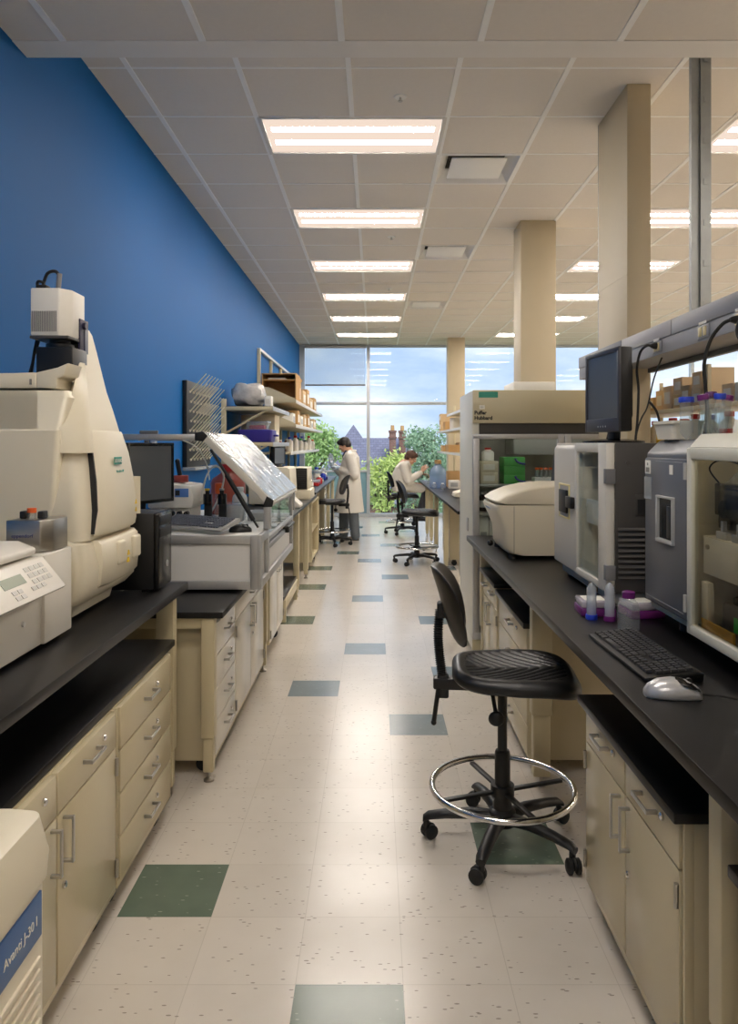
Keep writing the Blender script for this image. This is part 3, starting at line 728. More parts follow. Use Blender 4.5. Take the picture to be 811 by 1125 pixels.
# near buttress fin
m = MB(); m.loft([[(-1.09, 2.50, 1.50), (-.99, 2.525, 1.50), (-.985, 2.60, 1.50), (-1.10, 2.62, 1.50)], [(-1.068, 2.505, 1.585), (-.998, 2.54, 1.585), (-1.0, 2.62, 1.585), (-1.09, 2.64, 1.585)], [(-1.052, 2.57, 1.70), (-1.03, 2.62, 1.70), (-1.035, 2.68, 1.70), (-1.11, 2.70, 1.70)], [(-1.102, 2.765, 1.835), (-1.096, 2.775, 1.835), (-1.095, 2.80, 1.835), (-1.12, 2.80, 1.835)]])
part(m, 'fin', CREAM, t, sharp=70)
# door with curved face
m = MB(); rings = []
for z, x in ((1.215, -.955), (1.24, -.95), (1.30, -.95), (1.40, -.962), (1.5, -.982), (1.575, -1.008), (1.58, -1.012)):
    yn = 2.555 + .075 * max(0, (z - 1.215) / .365) ; rings.append([(x - .035, yn, z), (x - .012, yn - .004, z), (x, yn + .02, z), (x + .012, yn + .13, z), (x + .006, 2.9, z), (x - .01, 2.985, z), (x - .05, 3.004, z)])
m.loft(rings); d = part(m, 'door', CREAM, t, sharp=50)
m = MB(); m.loft([[(x, y, z) for x, y in ((-1.0, 2.985), (-.968, 2.99), (-.95, 3.005), (-.965, 3.02), (-1.0, 3.02))] for z in (1.25, 1.27, 1.38, 1.40)]); part(m, 'door_grip', CREAM, d)
m = MB(); m.loft([[(x - .04, 2.548 + q, z), (x - .01, 2.546 + q, z), (x - .01, 2.556 + q, z), (x - .04, 2.556 + q, z)] for z, x, q in ((1.22, -.955, 0), (1.3, -.95, .016), (1.4, -.962, .037), (1.5, -.982, .058), (1.56, -1.004, .07))]); part(m, 'door_gap', INK, d)
# drawer at the bottom with two scooped grips
m = MB(); rings = []
for z, x in ((1.03, -.965), (1.04, -.952), (1.12, -.944), (1.18, -.95), (1.195, -.965)):
    rings.append([(x - .04, 2.56, z), (x, 2.575, z), (x + .012, 2.65, z), (x + .008, 2.9, z), (x - .005, 2.985, z), (x - .05, 3.004, z)])
m.loft(rings); d2 = part(m, 'drawer', CREAM, t, sharp=50)
for y0, y1 in ((2.69, 2.77), (2.86, 2.94)):
    m = MB(); m.box(-.95, -.925, y0, y1, 1.09, 1.178, .02, 4); part(m, 'drawer_grip', CREAM, d2)
# lid and camera
m = MB(); m.prism([(-1.57, 1.722), (-1.57, 1.76), (-1.55, 1.775), (-1.38, 1.775), (-1.25, 1.776), (-1.17, 1.778), (-1.17, 1.722)], 'Y', 2.56, 2.97, .006); m.prism([(-1.18, 1.723), (-1.18, 1.7765), (-1.175, 1.7768), (-1.16, 1.781), (-1.10, 1.795), (-1.06, 1.812), (-1.075, 1.765), (-1.10, 1.757), (-1.10, 1.722)], 'Y', 2.563, 2.69, .006)
m.box(-1.375, -1.372, 2.555, 2.56, 1.723, 1.775); part(m, 'lid', CREAM, t)
m = MB(); m.box(-1.19, -1.184, 2.553, 2.562, 1.735, 1.755, .001); part(m, 'lid_catch', GREYINK, t)
m = MB(); m.box(-1.235, -1.10, 2.70, 2.84, 1.775, 1.885, .006); m.lathe([(.001, 1.885), (.05, 1.885), (.05, 1.90), (.038, 1.905), (.038, 1.92), (.001, 1.92)], (-1.175, 2.77, 0), 20)
part(m, 'lens_mount', BLACKP, t)
m = MB(); m.prism([(-1.255, 2.70), (-1.15, 2.70), (-1.118, 2.745), (-1.118, 2.86), (-1.255, 2.86)], 'Z', 1.925, 2.10, .006); cm = part(m, 'camera_body', OFFW, t)
m = MB()
for k in range(15): m.box(-1.248 + .0062 * k, -1.2455 + .0062 * k, 2.697, 2.7005, 1.94, 2.015)
part(m, 'camera_vent', GREYP, cm)
m = MB(); m.box(-1.257, -1.116, 2.698, 2.862, 1.915, 1.926, .002); part(m, 'camera_base', CHAR, cm)
m = MB(); m.box(-1.122, -1.112, 2.80, 2.88, 1.83, 2.005, .003); m.cyl((-1.112, 2.83, 1.98), (-1.10, 2.83, 1.98), .014, n=12); m.box(-1.112, -1.109, 2.835, 2.845, 1.88, 1.97, .001)
part(m, 'bracket', pm('dark_purple_bracket', (44, 40, 66), .4), t)
m = MB(); m.cyl((-1.17, 2.74, 2.10), (-1.165, 2.74, 2.16), .009, n=10); part(m, 'cable_plug', GREYP, cm)
m = MB(); m.box(-1.25, -1.21, 2.73, 2.77, 2.10, 2.118, .004); m.tube(smoothpath([(-1.165, 2.74, 2.15), (-1.18, 2.74, 2.168), (-1.21, 2.74, 2.16), (-1.23, 2.75, 2.12)]), .006, 8); m.tube(smoothpath([(-1.22, 2.74, 2.125), (-1.245, 2.74, 2.13), (-1.262, 2.78, 2.1), (-1.266, 2.8, 1.98), (-1.285, 2.8, 1.88), (-1.30, 2.8, 1.776)]), .0055, 8); m.tube(smoothpath([(-1.23, 2.75, 2.12), (-1.27, 2.79, 2.06), (-1.262, 2.8, 1.95), (-1.29, 2.8, 1.85), (-1.31, 2.8, 1.776)]), .004, 8)
part(m, 'cable', RUBBER, cm)
# badge and warning stickers
m = MB(); m.box(-.958, -.9555, 2.725, 2.80, 1.455, 1.483, .0); part(m, 'badge', TEAL, d)
lettering('BIO-RAD', .020, PAPER, d, face_px(-.9545, 2.7625, 1.462))
lettering('VersaDoc MP', .0145, TEAL, d, face_px(-.952, 2.772, 1.425))
m = MB()
for z in (1.265, 1.295): m.prism([(2.925, z), (2.945, z), (2.935, z + .018)], 'X', -.9465, -.944)
part(m, 'warning_sticker', YELLOW, d)
m = MB()
for z in (1.085, 1.112): m.prism([(2.80, z), (2.82, z), (2.81, z + .018)], 'X', -.938, -.9305)
part(m, 'warning_sticker', YELLOW, d2)
# ---- bench-top scanner -------------------------------------------
t = thing('gel_scanner', 'off-white scanner with keypad and tilted control panel, frontmost on the left bench', 'lab instrument', (-1.25, 1.9, ZB))
m = MB(); m.box(-1.55, -.988, 2.22, 2.42, .93, 1.198, .006)
m.prism([(-1.55, .93), (-1.0, .93), (-.996, 1.09), (-1.02, 1.12), (-1.04, 1.195), (-1.55, 1.195)], 'Y', 1.3, 2.222, .004)
for x in (-1.5, -1.05):
    for y in (1.4, 2.37): m.cyl((x, y, ZB), (x, y, .932), .018, n=12)
part(m, 'housing', OFFW, t)
m = MB(); m.prism([(-1.03, 1.198), (-.985, 1.198), (-.915, 1.112), (-.925, 1.104), (-1.02, 1.12)], 'Y', 1.3, 2.20, .004); cp = part(m, 'control_panel', OFFW, t)
m = MB(); m.prism([(-1.55, 1.20), (-1.55, 1.245), (-1.05, 1.245), (-1.0, 1.225), (-1.0, 1.205)], 'Y', 1.3, 2.19, .006); part(m, 'lid', OFFW, t)
# display and keys on the tilted panel
nv = Vector((.086, 0, .07)).normalized(); dn = Vector((.07, 0, -.086)).normalized()
def onpanel(a, y, lift=.0): return Vector((-.985, y, 1.198)) + dn * a + nv * lift
def tile(mb, a0, a1, y0, y1, h):
    P = [onpanel(a0, y0), onpanel(a1, y0), onpanel(a1, y1), onpanel(a0, y1)]
    mb.loft([P, [p + nv * h for p in P]])
m = MB(); tile(m, .028, .058, 1.90, 2.02, .0015); part(m, 'display', pm('lcd', (150, 158, 140), .2), cp)
m = MB()
for r_ in range(3):
    for c in range(4): tile(m, .016 + .02 * r_, .030 + .02 * r_, 2.05 + .03 * c, 2.072 + .03 * c, .002)
part(m, 'number_keys', pm('key_grey', (196, 194, 188), .5), cp); m = MB()
for r_ in range(2):
    for c in range(2): tile(m, .068 + .017 * r_, .080 + .017 * r_, 1.92 + .03 * c, 1.942 + .03 * c, .002)
part(m, 'function_keys', pm('key_grey', (196, 194, 188), .5), cp); m = MB()
for c in range(3): tile(m, .075, .087, 2.02 + .03 * c, 2.042 + .03 * c, .002)
part(m, 'menu_keys', pm('key_grey', (196, 194, 188), .5), cp)
m = MB(); m.cyl((-.999, 2.1, 1.02), (-.992, 2.1, 1.02), .008, n=10); part(m, 'side_button', WHITEP, t)
m = MB(); m.box(-1.16, -1.07, 1.95, 2.06, 1.2452, 1.2458); part(m, 'lid_sticker', pm('orange_sticker', (226, 150, 110), .6), t)
# ---- block heater on the scanner ----------------------------------
t = thing('block_heater', 'small brushed steel block heater with an orange-capped vial, behind the scanner', 'block heater', (-1.13, 2.33, 1.199))
m = MB(); m.prism([(-1.125, 2.26), (-1.02, 2.26), (-.993, 2.29), (-.993, 2.40), (-1.125, 2.40)], 'Z', 1.2, 1.298, .004)
b = part(m, 'housing', STEEL, t)
lettering('eppendorf', .016, pm('navy_ink', (52, 58, 120), .5), b, face_ny(-1.075, 2.2595, 1.245))
for x in (-1.092, -1.036):
    m = MB(); m.box(x - .012, x + .008, 2.30, 2.335, 1.298, 1.322, .004); part(m, 'clamp', BLACKP, t)
m = MB(); m.lathe([(.001, 1.298), (.011, 1.298), (.012, 1.318), (.001, 1.318)], (-1.064, 2.30, 0), 16); part(m, 'vial', CLEARP, t)
m = MB(); m.lathe([(.001, 1.318), (.014, 1.318), (.014, 1.332), (.001, 1.333)], (-1.064, 2.30, 0), 18); part(m, 'vial_cap', ORANGEP, t)
# ---- centrifuge ----------------------------------------------------
t = thing('floor_centrifuge', 'pale floor-standing centrifuge with a blue name stripe, lower left corner', 'centrifuge', (-.97, 1.0, 0))
m = MB(); m.box(-1.44, -.598, .55, 1.345, .06, .80, .012); part(m, 'cabinet', CREAM2, t)
m = MB(); m.loft([ring4(-1.45, -.589, .54, 1.355, .755, .03), ring4(-1.45, -.586, .54, 1.358, .80, .03), ring4(-1.44, -.601, .55, 1.352, .863, .03), ring4(-1.42, -.626, .57, 1.335, .874, .03)]); part(m, 'lid', CREAM, t)
m = MB(); m.box(-.601, -.594, .56, 1.325, .655, .735, .002); st_ = part(m, 'name_stripe', pm('stripe_blue', (44, 92, 150), .4), t)
lettering('Avanti J-30 I', .024, PAPER, st_, face_px(-.5935, 1.245, .685))
m = MB()
for k in range(6): m.box(-.602, -.593, .56, 1.32, .612 - .022 * k, .621 - .022 * k, .002)
part(m, 'side_louvre', CREAM2, t)
for x in (-1.35, -.7):
    for y in (.65, 1.25):
        m = MB(); m.cyl((x - .015, y, .03), (x + .015, y, .03), .03, n=12); m.box(x - .02, x + .02, y - .02, y + .02, .045, .06); part(m, 'caster', RUBBER, t)
# ---- computer tower -------------------------------------------------
t = thing('computer_tower', 'black computer tower at the far end of the near left bench', 'computer', (-1.1, 3.17, ZB))
m = MB(); m.box(-1.33, -.915, 3.07, 3.27, .925, 1.245, .006); part(m, 'case', BLACKP, t)
m = MB(); m.prism([(3.07, .925), (3.27, .925), (3.27, 1.245), (3.07, 1.245)], 'X', -.918, -.895, .01); fp = part(m, 'front_panel', BLACKG, t)
for z in (1.19, 1.14):
    m = MB(); m.box(-.897, -.892, 3.085, 3.255, z, z + .04, .003); part(m, 'drive_bay', BLACKP, fp)
m = MB(); m.cyl((-.896, 3.19, 1.02), (-.891, 3.19, 1.02), .014, n=16); part(m, 'power_button', LGREY, fp)
for x in (-1.28, -.95):
    m = MB(); m.box(x - .02, x + .02, 3.08, 3.26, ZB, .926, .002); part(m, 'foot', RUBBER, t)
# ---- work enclosure -------------------------------------------------
t = thing('work_enclosure', 'white aluminium-framed work enclosure with a raised slanted clear lid on the low table', 'enclosure', (-1.05, 4.5, .775))
zb0, zd = .79, 1.067
m = MB(); m.box(-1.5, -.60, 3.785, 5.23, zb0 + .01, zd - .006); part(m, 'side_panels', WHITEP, t)
m = MB()
def rail(x0, x1, y0, y1, z0, z1): m.box(x0, x1, y0, y1, z0, z1, .004)
rail(-1.5, -.58, 3.77, 3.79, zb0, zb0 + .045); rail(-1.5, -.58, 3.77, 3.79, zd - .045, zd); rail(-.635, -.58, 3.768, 3.79, zb0, zd); rail(-1.5, -1.46, 3.77, 3.79, zb0, zd)
rail(-.60, -.578, 3.77, 5.25, zb0, zb0 + .045); rail(-.60, -.578, 3.77, 4.04, zd - .045, zd); rail(-.60, -.578, 3.768, 3.82, zb0, zd); rail(-.60, -.578, 5.20, 5.25, zb0, 1.17); rail(-.60, -.578, 4.02, 4.07, zb0, zd)
rail(-.60, -.578, 4.07, 5.2, .955, .985)
part(m, 'lower_frame', ALU, t)
m = MB(); m.box(-1.5, -.60, 3.79, 5.23, zd - .006, zd, .001); part(m, 'deck', WHITEP, t); DECK = zd; zd += .0008
m = MB(); rail(-.605, -.565, 4.02, 4.06, zd, 1.215); rail(-1.58, -.94, 4.02, 4.06, 1.552, 1.585); rail(-1.58, -.94, 5.21, 5.25, 1.552, 1.585); rail(-1.58, -1.54, 4.02, 4.06, .79, 1.585); rail(-1.58, -1.54, 5.21, 5.25, .79, 1.585); rail(-.605, -.565, 5.21, 5.25, zd, 1.20)
rail(-.605, -.575, 4.06, 5.21, 1.005, 1.03); rail(-.605, -.575, 4.06, 5.21, 1.18, 1.20)
part(m, 'upper_frame', ALU, t)
A, B = (-.94, 1.572), (-.575, 1.205)
def slab(y0, y1, o0, o1, bv=.004):
    dx, dz = B[0] - A[0], B[1] - A[1]; l = math.hypot(dx, dz); nx, nz_ = -dz / l, dx / l
    nx, nz_ = abs(nx), abs(nz_)
    m.prism([(A[0] + nx * o0, A[1] + nz_ * o0), (B[0] + nx * o0, B[1] + nz_ * o0), (B[0] + nx * o1, B[1] + nz_ * o1), (A[0] + nx * o1, A[1] + nz_ * o1)], 'Y', y0, y1, bv)
m = MB(); slab(4.02, 4.06, -.012, .026); slab(5.21, 5.25, -.012, .026); m.box(-.955, -.92, 4.02, 5.25, 1.555, 1.59, .004); m.box(-.595, -.555, 4.02, 5.25, 1.198, 1.212, .004)
lid = part(m, 'lid_frame', OFFW, t)
m = MB(); slab(4.03, 5.24, .027, .031, 0)
LIDM = clear('bowed_lid_sheet', (238, 242, 244), gloss=1., body=(226, 230, 232), body_fac=.3, rough=.08, ior=1.9)
_n = LIDM.node_tree; tcx = _n.nodes.new('ShaderNodeTexCoord'); nzx = _n.nodes.new('ShaderNodeTexNoise'); nzx.inputs['Scale'].default_value = 5; nzx.inputs['Detail'].default_value = 3; nzx.inputs['Distortion'].default_value = 1.5
bpx = _n.nodes.new('ShaderNodeBump'); bpx.inputs['Strength'].default_value = .9; bpx.inputs['Distance'].default_value = .03
_n.links.new(tcx.outputs['Object'], nzx.inputs['Vector']); _n.links.new(nzx.outputs['Fac'], bpx.inputs['Height'])
for nd in _n.nodes:
    if nd.type == 'BSDF_GLOSSY': _n.links.new(bpx.outputs[0], nd.inputs['Normal'])
part(m, 'lid_pane', LIDM, lid)
m = MB(); m.prism([(-.975, 1.55), (-.975, 1.592), (-.93, 1.60), (-.905, 1.575), (-.93, 1.545)], 'Y', 4.012, 4.02, .002); part(m, 'corner_cap', BLACKP, lid); m = MB(); m.prism([(-.61, 1.19), (-.555, 1.19), (-.548, 1.225), (-.585, 1.25)], 'Y', 4.012, 4.02, .002)
part(m, 'corner_cap', BLACKP, lid)
m = MB(); m.cyl((-.885, 4.0, 1.50), (-.77, 4.0, 1.32), .008, n=10); m.cyl((-.80, 4.0, 1.365), (-.655, 4.0, 1.12), .013, n=12); m.cyl((-.655, 4.0, 1.12), (-.63, 4.0, 1.08), .006, n=8)
part(m, 'gas_strut', BLACKP, t)
part(MB().box(-.592, -.587, 4.06, 5.21, .99, 1.19), 'front_pane', GLASS, t)
m = MB(); m.box(-.59, -.55, 4.75, 5.08, .985, 1.005, .006); m.box(-.578, -.555, 4.78, 4.82, .96, .99); part(m, 'front_handle', BLACKP, t)
m = MB(); m.box(-1.28, -1.18, 4.03, 4.05, 1.585, 1.605, .004); m.cyl((-1.24, 4.03, 1.55), (-1.24, 4.03, 1.52), .014, n=12); part(m, 'sensor', GREYP, t)
# ---- monitor on the enclosure ledge ----------------------------------
t = thing('monitor', 'black computer monitor turned sideways on the work enclosure, left of its lid', 'monitor', (0, 0, 0))
def monitor_parts(t, w, h, d, zb_, back=BLACKP, frame=BLACKG, fr=.018, low=.018):
    m = MB(); m.box(-w / 2, w / 2, 0, d, zb_, zb_ + h, .008); m.box(-w / 2 + .05, w / 2 - .05, d - .004, d + .03, zb_ + .05, zb_ + h - .06, .02); part(m, 'housing', back, t)
    m = MB(); m.box(-w / 2, w / 2, -.008, .003, zb_, zb_ + low, .003); m.box(-w / 2, w / 2, -.008, .003, zb_ + h - fr, zb_ + h, .003); m.box(-w / 2, -w / 2 + fr, -.008, .003, zb_, zb_ + h, .003); m.box(w / 2 - fr, w / 2, -.008, .003, zb_, zb_ + h, .003); part(m, 'bezel', frame, t)
    part(MB().box(-w / 2 + fr, w / 2 - fr, -.003, 0, zb_ + low, zb_ + h - fr), 'screen', SCREEN, t)
monitor_parts(t, .36, .32, .03, .15)
m = MB(); m.tube([(0, .05, .01), (0, .06, .1), (0, .04, .24)], .022, 10, flat=.5); part(m, 'neck', BLACKP, t)
m = MB(); m.lathe([(.001, 0), (.10, 0), (.10, .008), (.05, .016), (.001, .016)], (0, .05, 0), 24); part(m, 'base', BLACKG, t)
t.location = (-1.185, 3.92, zd); t.rotation_euler = (0, 0, R(66))
# ---- keyboard and mouse on the ledge ----------------------------------
def make_keyboard(label, body, keys, cat='keyboard'):
    t = thing('keyboard', label, cat, (0, 0, 0))
    m = MB(); m.prism([(-.075, 0), (.075, 0), (.078, .022), (.06, .026), (-.078, .012)], 'X', -.225, .225, .003); part(m, 'body', body, t)
    m = MB()
    def key(x0, x1, y0, y1):
        z = lambda y: .0165 + (y + .06) * .095
        A_ = [(x0, y0, z(y0)), (x1, y0, z(y0)), (x1, y1, z(y1)), (x0, y1, z(y1))]; cxk, cyk = (x0 + x1) / 2, (y0 + y1) / 2
        m.loft([A_, [(cxk + (p[0] - cxk) * .82, cyk + (p[1] - cyk) * .8, p[2] + .006) for p in A_]])
    for r_ in range(6):
        y0 = -.063 + r_ * .0198
        xx = -.215
        row = [1.5] + [1] * 11 + [2.0] if r_ in (1, 2, 3) else ([1.3, 1.3, 1.3, 6, 1.3, 1.3, 1.1] if r_ == 0 else [1] * 14)
        f = .272 / sum(row)
        for w in row: key(xx + .001, xx + w * f - .001, y0, y0 + .0182); xx += w * f
        for c in range(3):
            if r_ not in (2,): key(.064 + c * .0175 + .001, .064 + (c + 1) * .0175 - .001, y0, y0 + .0182)
        for c in range(5 if r_ else 4): key(.124 + c * .0178 + .001, .124 + (c + 1) * .0178 - .001, y0, y0 + .0182)
    part(m, 'keys', keys, t)
    return t
k1 = make_keyboard('grey keyboard propped on the ledge of the white work enclosure, below the sideways monitor', LGREY, pm('key_dark_grey', (96, 98, 104), .45))
k1.location = (-.93, 3.93, zd + .035); k1.rotation_euler = (R(14), 0, R(-32))
def make_mouse(label, body, top):
    t = thing('mouse', label, 'computer mouse', (0, 0, 0))
    m = MB(); rings = []
    for x, w, h in ((-.058, .012, .012), (-.05, .024, .022), (-.03, .031, .034), (0, .032, .039), (.03, .029, .034), (.05, .025, .022), (.06, .014, .012)):
        rings.append([(x, w * math.cos(math.pi * 2 * k / 16), max(0, .004 + h * math.sin(math.pi * 2 * k / 16))) for k in range(16)])
    m.loft(rings); part(m, 'shell', body, t, sharp=70)
    m = MB(); rings = []
    for x, w, h in ((.005, .012, .0405), (.02, .024, .037), (.04, .024, .0285), (.055, .017, .018)):
        rings.append([(x, w * math.cos(math.pi * k / 10), .002 + h * (math.sin(math.pi * k / 10) * .25 + .78)) for k in range(11)])
    m.loft(rings, closed=False, cap=False); part(m, 'buttons', top, t, sharp=70)
    m = MB(); m.cyl((.035, -.004, .033), (.035, .004, .033), .008, n=12); part(m, 'wheel', RUBBER, t)
    return t
m1 = make_mouse('black mouse on the ledge of the white work enclosure', BLACKP, BLACKG); m1.location = (-.71, 3.91, zd); m1.rotation_euler = (0, 0, R(10))
# ---- inside the enclosure -----------------------------------------------
t = thing('pump_unit', 'white bench unit with a blue label inside the work enclosure, behind the monitor', 'lab instrument', (-1.17, 4.4, zd))
m = MB(); m.prism([(-1.32, zd + .09), (-1.06, zd + .09), (-1.05, zd + .16), (-1.07, zd + .22), (-1.30, zd + .245), (-1.32, zd + .22)], 'Y', 4.3, 4.62, .01); m.box(-1.31, -1.08, 4.33, 4.6, zd, zd + .09, .004); part(m, 'housing', OFFW, t)
m = MB(); m.box(-1.16, -1.08, 4.294, 4.3, zd + .155, zd + .205, .002); part(m, 'blue_label', pm('label_blue', (84, 124, 190), .5), t)
m = MB(); m.box(-1.155, -1.13, 4.29, 4.296, zd + .165, zd + .195); part(m, 'display', INK, t)
for k in range(5):
    m = MB(); x = -1.26 + .042 * k; m.cyl((x, 4.32, zd + .06), (x, 4.28, zd + .06), .014, n=10); m.tube(smoothpath([(x, 4.28, zd + .06), (x + .008, 4.25, zd + .05), (x + .02, 4.24, zd + .004)]), .005, 6); part(m, 'valve', BLACKP, t)
t = thing('tube_adapter', 'red fitting with a dark upright pipe on top of the white bench unit', 'fitting', (-1.16, 4.45, zd + .235))
m = MB(); m.cyl((-1.17, 4.45, zd + .235), (-1.17, 4.45, zd + .275), .05, n=18); part(m, 'red_base', pm('dull_red', (150, 62, 58), .5), t)
m = MB(); m.cyl((-1.17, 4.45, zd + .275), (-1.185, 4.45, zd + .36), .014, n=12); m.ball((-1.185, 4.45, zd + .36), .015); part(m, 'pipe', BLACKP, t)
tag(MB().tube(smoothpath([(-1.035, 4.4, zd + .12), (-1.015, 4.47, zd + .27), (-.97, 4.52, zd + .33), (-.93, 4.56, zd + .27), (-.95, 4.56, zd + .16), (-1.0, 4.54, zd + .05), (-1.03, 4.5, zd + .008)], 8), .0055, 8).build('hose', pm('silicone_tube', (206, 204, 196), .4)), 'pale flexible tubing looping out of the white bench unit in the enclosure', 'hose')
tag(MB().tube(smoothpath([(-1.30, 4.075, 1.552), (-1.15, 4.1, 1.57), (-1.02, 4.2, 1.52), (-.99, 4.35, 1.42), (-.97, 4.35, 1.32)], 8), .004, 8).build('hose', pm('silicone_tube', (206, 204, 196), .4)), 'thin pale tube hanging from the top rail of the work enclosure', 'hose')
for x, lab in ((-.985, 'black piston pump stand beside the white unit, left of the pair'), (-.90, 'black piston pump stand in the enclosure, right of the pair')):
    t = thing('pump_stand', lab, 'pump', (x, 4.38, zd), 'piston pumps in the enclosure')
    m = MB(); m.box(x - .03, x + .03, 4.35, 4.42, zd, zd + .02, .003); m.box(x - .022, x + .022, 4.37, 4.40, zd + .02, zd + .17, .004); part(m, 'stand', BLACKP, t)
    m = MB(); m.cyl((x, 4.36, zd + .11), (x, 4.36, zd + .17), .024, n=14); m.cyl((x, 4.36, zd + .17), (x, 4.36, zd + .19), .012, n=10); part(m, 'pump_head', BLACKG, t)
    m = MB(); m.cyl((x, 4.36, zd + .19), (x, 4.36, zd + .202), .014, n=12); part(m, 'knob', YELLOW if x < -.95 else STEEL, t)
def bottle(name, label, c, r, h, mat, capmat, grp=None, neck=.45, cap=.14, handle=False, lbl=None, cat='bottle'):
    t = thing(name, label, cat, c, grp); x, y, z = c
    hb = h * (1 - cap); rn = r * neck
    m = MB(); m.lathe([(.001, z), (r * .94, z), (r, z + h * .03), (r, z + hb * .72), (r * .9, z + hb * .82), (rn * 1.1, z + hb * .95), (rn, z + hb), (.001, z + hb)], (x, y, 0), 20)
    part(m, 'body', mat, t)
    m = MB(); m.lathe([(.001, z + hb), (rn * 1.18, z + hb), (rn * 1.18, z + h * .985), (rn * 1.05, z + h), (.001, z + h)], (x, y, 0), 16); part(m, 'cap', capmat, t)
    if lbl:
        m = MB(); m.lathe([(r * 1.004, z + h * .2), (r * 1.012, z + h * .2), (r * 1.012, z + h * .55), (r * 1.004, z + h * .55)], (x, y, 0), 20); part(m, 'label', lbl, t)
    return t
bottle('carboy', 'large red-orange carboy at the back of the work enclosure', (-.98, 4.95, zd), .115, .33, pm('translucent_red', (176, 84, 66), .35), REDP, neck=.4)
bottle('bottle', 'white plastic bottle in front of the red carboy in the enclosure', (-.86, 4.72, zd), .048, .19, WHITEP, WHITEP)
bottle('bottle', 'small orange-topped bottle beside the pump stands in the enclosure', (-.97, 4.62, zd), .028, .22, CLEARP, ORANGEP, cap=.3, neck=.8)
t = thing('plastic_tub', 'clear grey plastic tub standing in the enclosure below the gas strut', 'tub', (-.86, 4.5, zd))
m = MB(); m.loft([ring4(-.925, -.795, 4.43, 4.57, zd, .02), ring4(-.935, -.785, 4.42, 4.58, zd + .1, .02)], cap=False); m.loft([ring4(-.925, -.795, 4.43, 4.57, zd, .02), ring4(-.924, -.796, 4.431, 4.569, zd + .003, .02)]); part(m, 'tub', clear('tub_plastic', (235, 238, 240), body=(222, 224, 224), body_fac=.5), t)
m = MB(); m.loft([ring4(-.942, -.778, 4.413, 4.587, zd + .097, .02), ring4(-.942, -.778, 4.413, 4.587, zd + .105, .02)]); part(m, 'lid', FROST, t)
tag(MB().box(-.765, -.64, 4.45, 4.70, zd, zd + .05, .006).build('sample_tray', LGREY), 'low grey sample tray on the enclosure deck beside the clear tub', 'tray')
# ---- drying rack ----------------------------------------------------------
t = thing('drying_rack', 'black wall-mounted drying board with rows of slanting ivory pegs', 'drying rack', (WL + .03, 6.55, 1.33))
part(MB().box(WL, WL + .04, 6.12, 6.98, 1.34, 2.06, .004), 'board', BLACKP, t)
m = MB(); m.box(WL, WL + .11, 6.12, 6.98, 1.31, 1.338, .004); part(m, 'drip_tray', clear('tray_plastic', (230, 236, 240), body=(210, 216, 220), body_fac=.4), t)
PEG = pm('ivory_peg', (226, 218, 200), .4)
for r_ in range(8):
    for c in range(7):
        y = 6.20 + .118 * c + (.0 if r_ % 2 else .03); z = 1.40 + .081 * r_
        m = MB(); m.lathe([(.001, 0), (.011, 0), (.009, .012), (.001, .012)], (WL + .04, y, z), 8, 'X') ; m.cyl((WL + .045, y, z), (WL + .185, y - .02, z + .15), .0055, .004, n=6)
        part(m, 'peg', PEG, t)
# ================================================================== RIGHT BENCH EQUIPMENT
# ---- near analyser ---------------------------------------------------
XA = .93
INT = pm('instrument_interior', (216, 208, 188), .55, var=.04)
t = thing('sample_analyser', 'large slate-grey and cream analyser with a glass door, nearest on the right bench', 'lab instrument', (1.2, 1.8, ZB))
y0, y1, z0, z1 = 1.12, 2.55, .975, 1.525
m = MB(); m.box(XA + .02, 1.43, y0, y0 + .02, z0, z1); m.box(XA + .02, 1.43, 2.19, y1, z0, z1 - .01); m.box(1.41, 1.43, y0, y1, z0, z1); m.box(XA + .02, 1.43, y0, y1, z0, z0 + .02)
part(m, 'chassis', INT, t)
m = MB(); m.prism([(XA - .005, 1.52), (XA + .03, 1.56), (1.43, 1.56), (1.43, 1.52)], 'Y', y0, 2.192, .008); part(m, 'top_cover', pm('cream_grey', (206, 204, 190), .4), t)
m = MB(); m.prism([(XA + .004, 1.0), (XA + .004, 1.50), (XA + .05, 1.545), (1.43, 1.545), (1.43, 1.0)], 'Y', 2.19, y1 + .004, .01); part(m, 'grey_housing', SLATE, t)
m = MB(); m.prism([(XA + .01, 1.0), (XA + .07, .945), (1.42, .945), (1.42, 1.0)], 'Y', y0, y1, .006)
for x in (1.03, 1.38):
    for y in (1.2, 2.45): m.cyl((x, y, ZB), (x, y, .95), .022, n=14)
part(m, 'base', CHAR, t)
# grey door panel with hatch frame
m = MB(); m.box(XA - .006, XA + .01, 2.205, 2.54, 1.005, 1.485, .006)
gp = part(m, 'grey_door', SLATE, t)
m = MB(); yA, yB, zA, zB_ = 2.285, 2.42, 1.215, 1.365
for a in ((yA, yB, zA, zA + .014), (yA, yB, zB_ - .008, zB_), (yA, yA + .008, zA, zB_), (yB - .016, yB, zA, zB_)): m.box(XA - .016, XA + .004, a[0], a[1], a[2], a[3], .002)
part(m, 'hatch_frame', LGREY, gp)
m = MB(); m.box(XA - .008, XA - .004, yA + .005, yB - .014, zA + .01, zB_ - .006); part(m, 'hatch_opening', BLACKG, gp)
m = MB(); m.box(XA - .013, XA - .007, yA + .012, yA + .05, zA + .02, zB_ - .03, .002); part(m, 'hatch_lever', BLACKP, gp)
m = MB(); m.box(XA - .0075, XA - .0055, 2.485, 2.532, 1.43, 1.476); sk = part(m, 'sticker', PAPER, gp)
m = MB(); m.box(XA - .0075, XA - .0055, 2.30, 2.325, 1.435, 1.465); part(m, 'sticker', PAPER, gp)
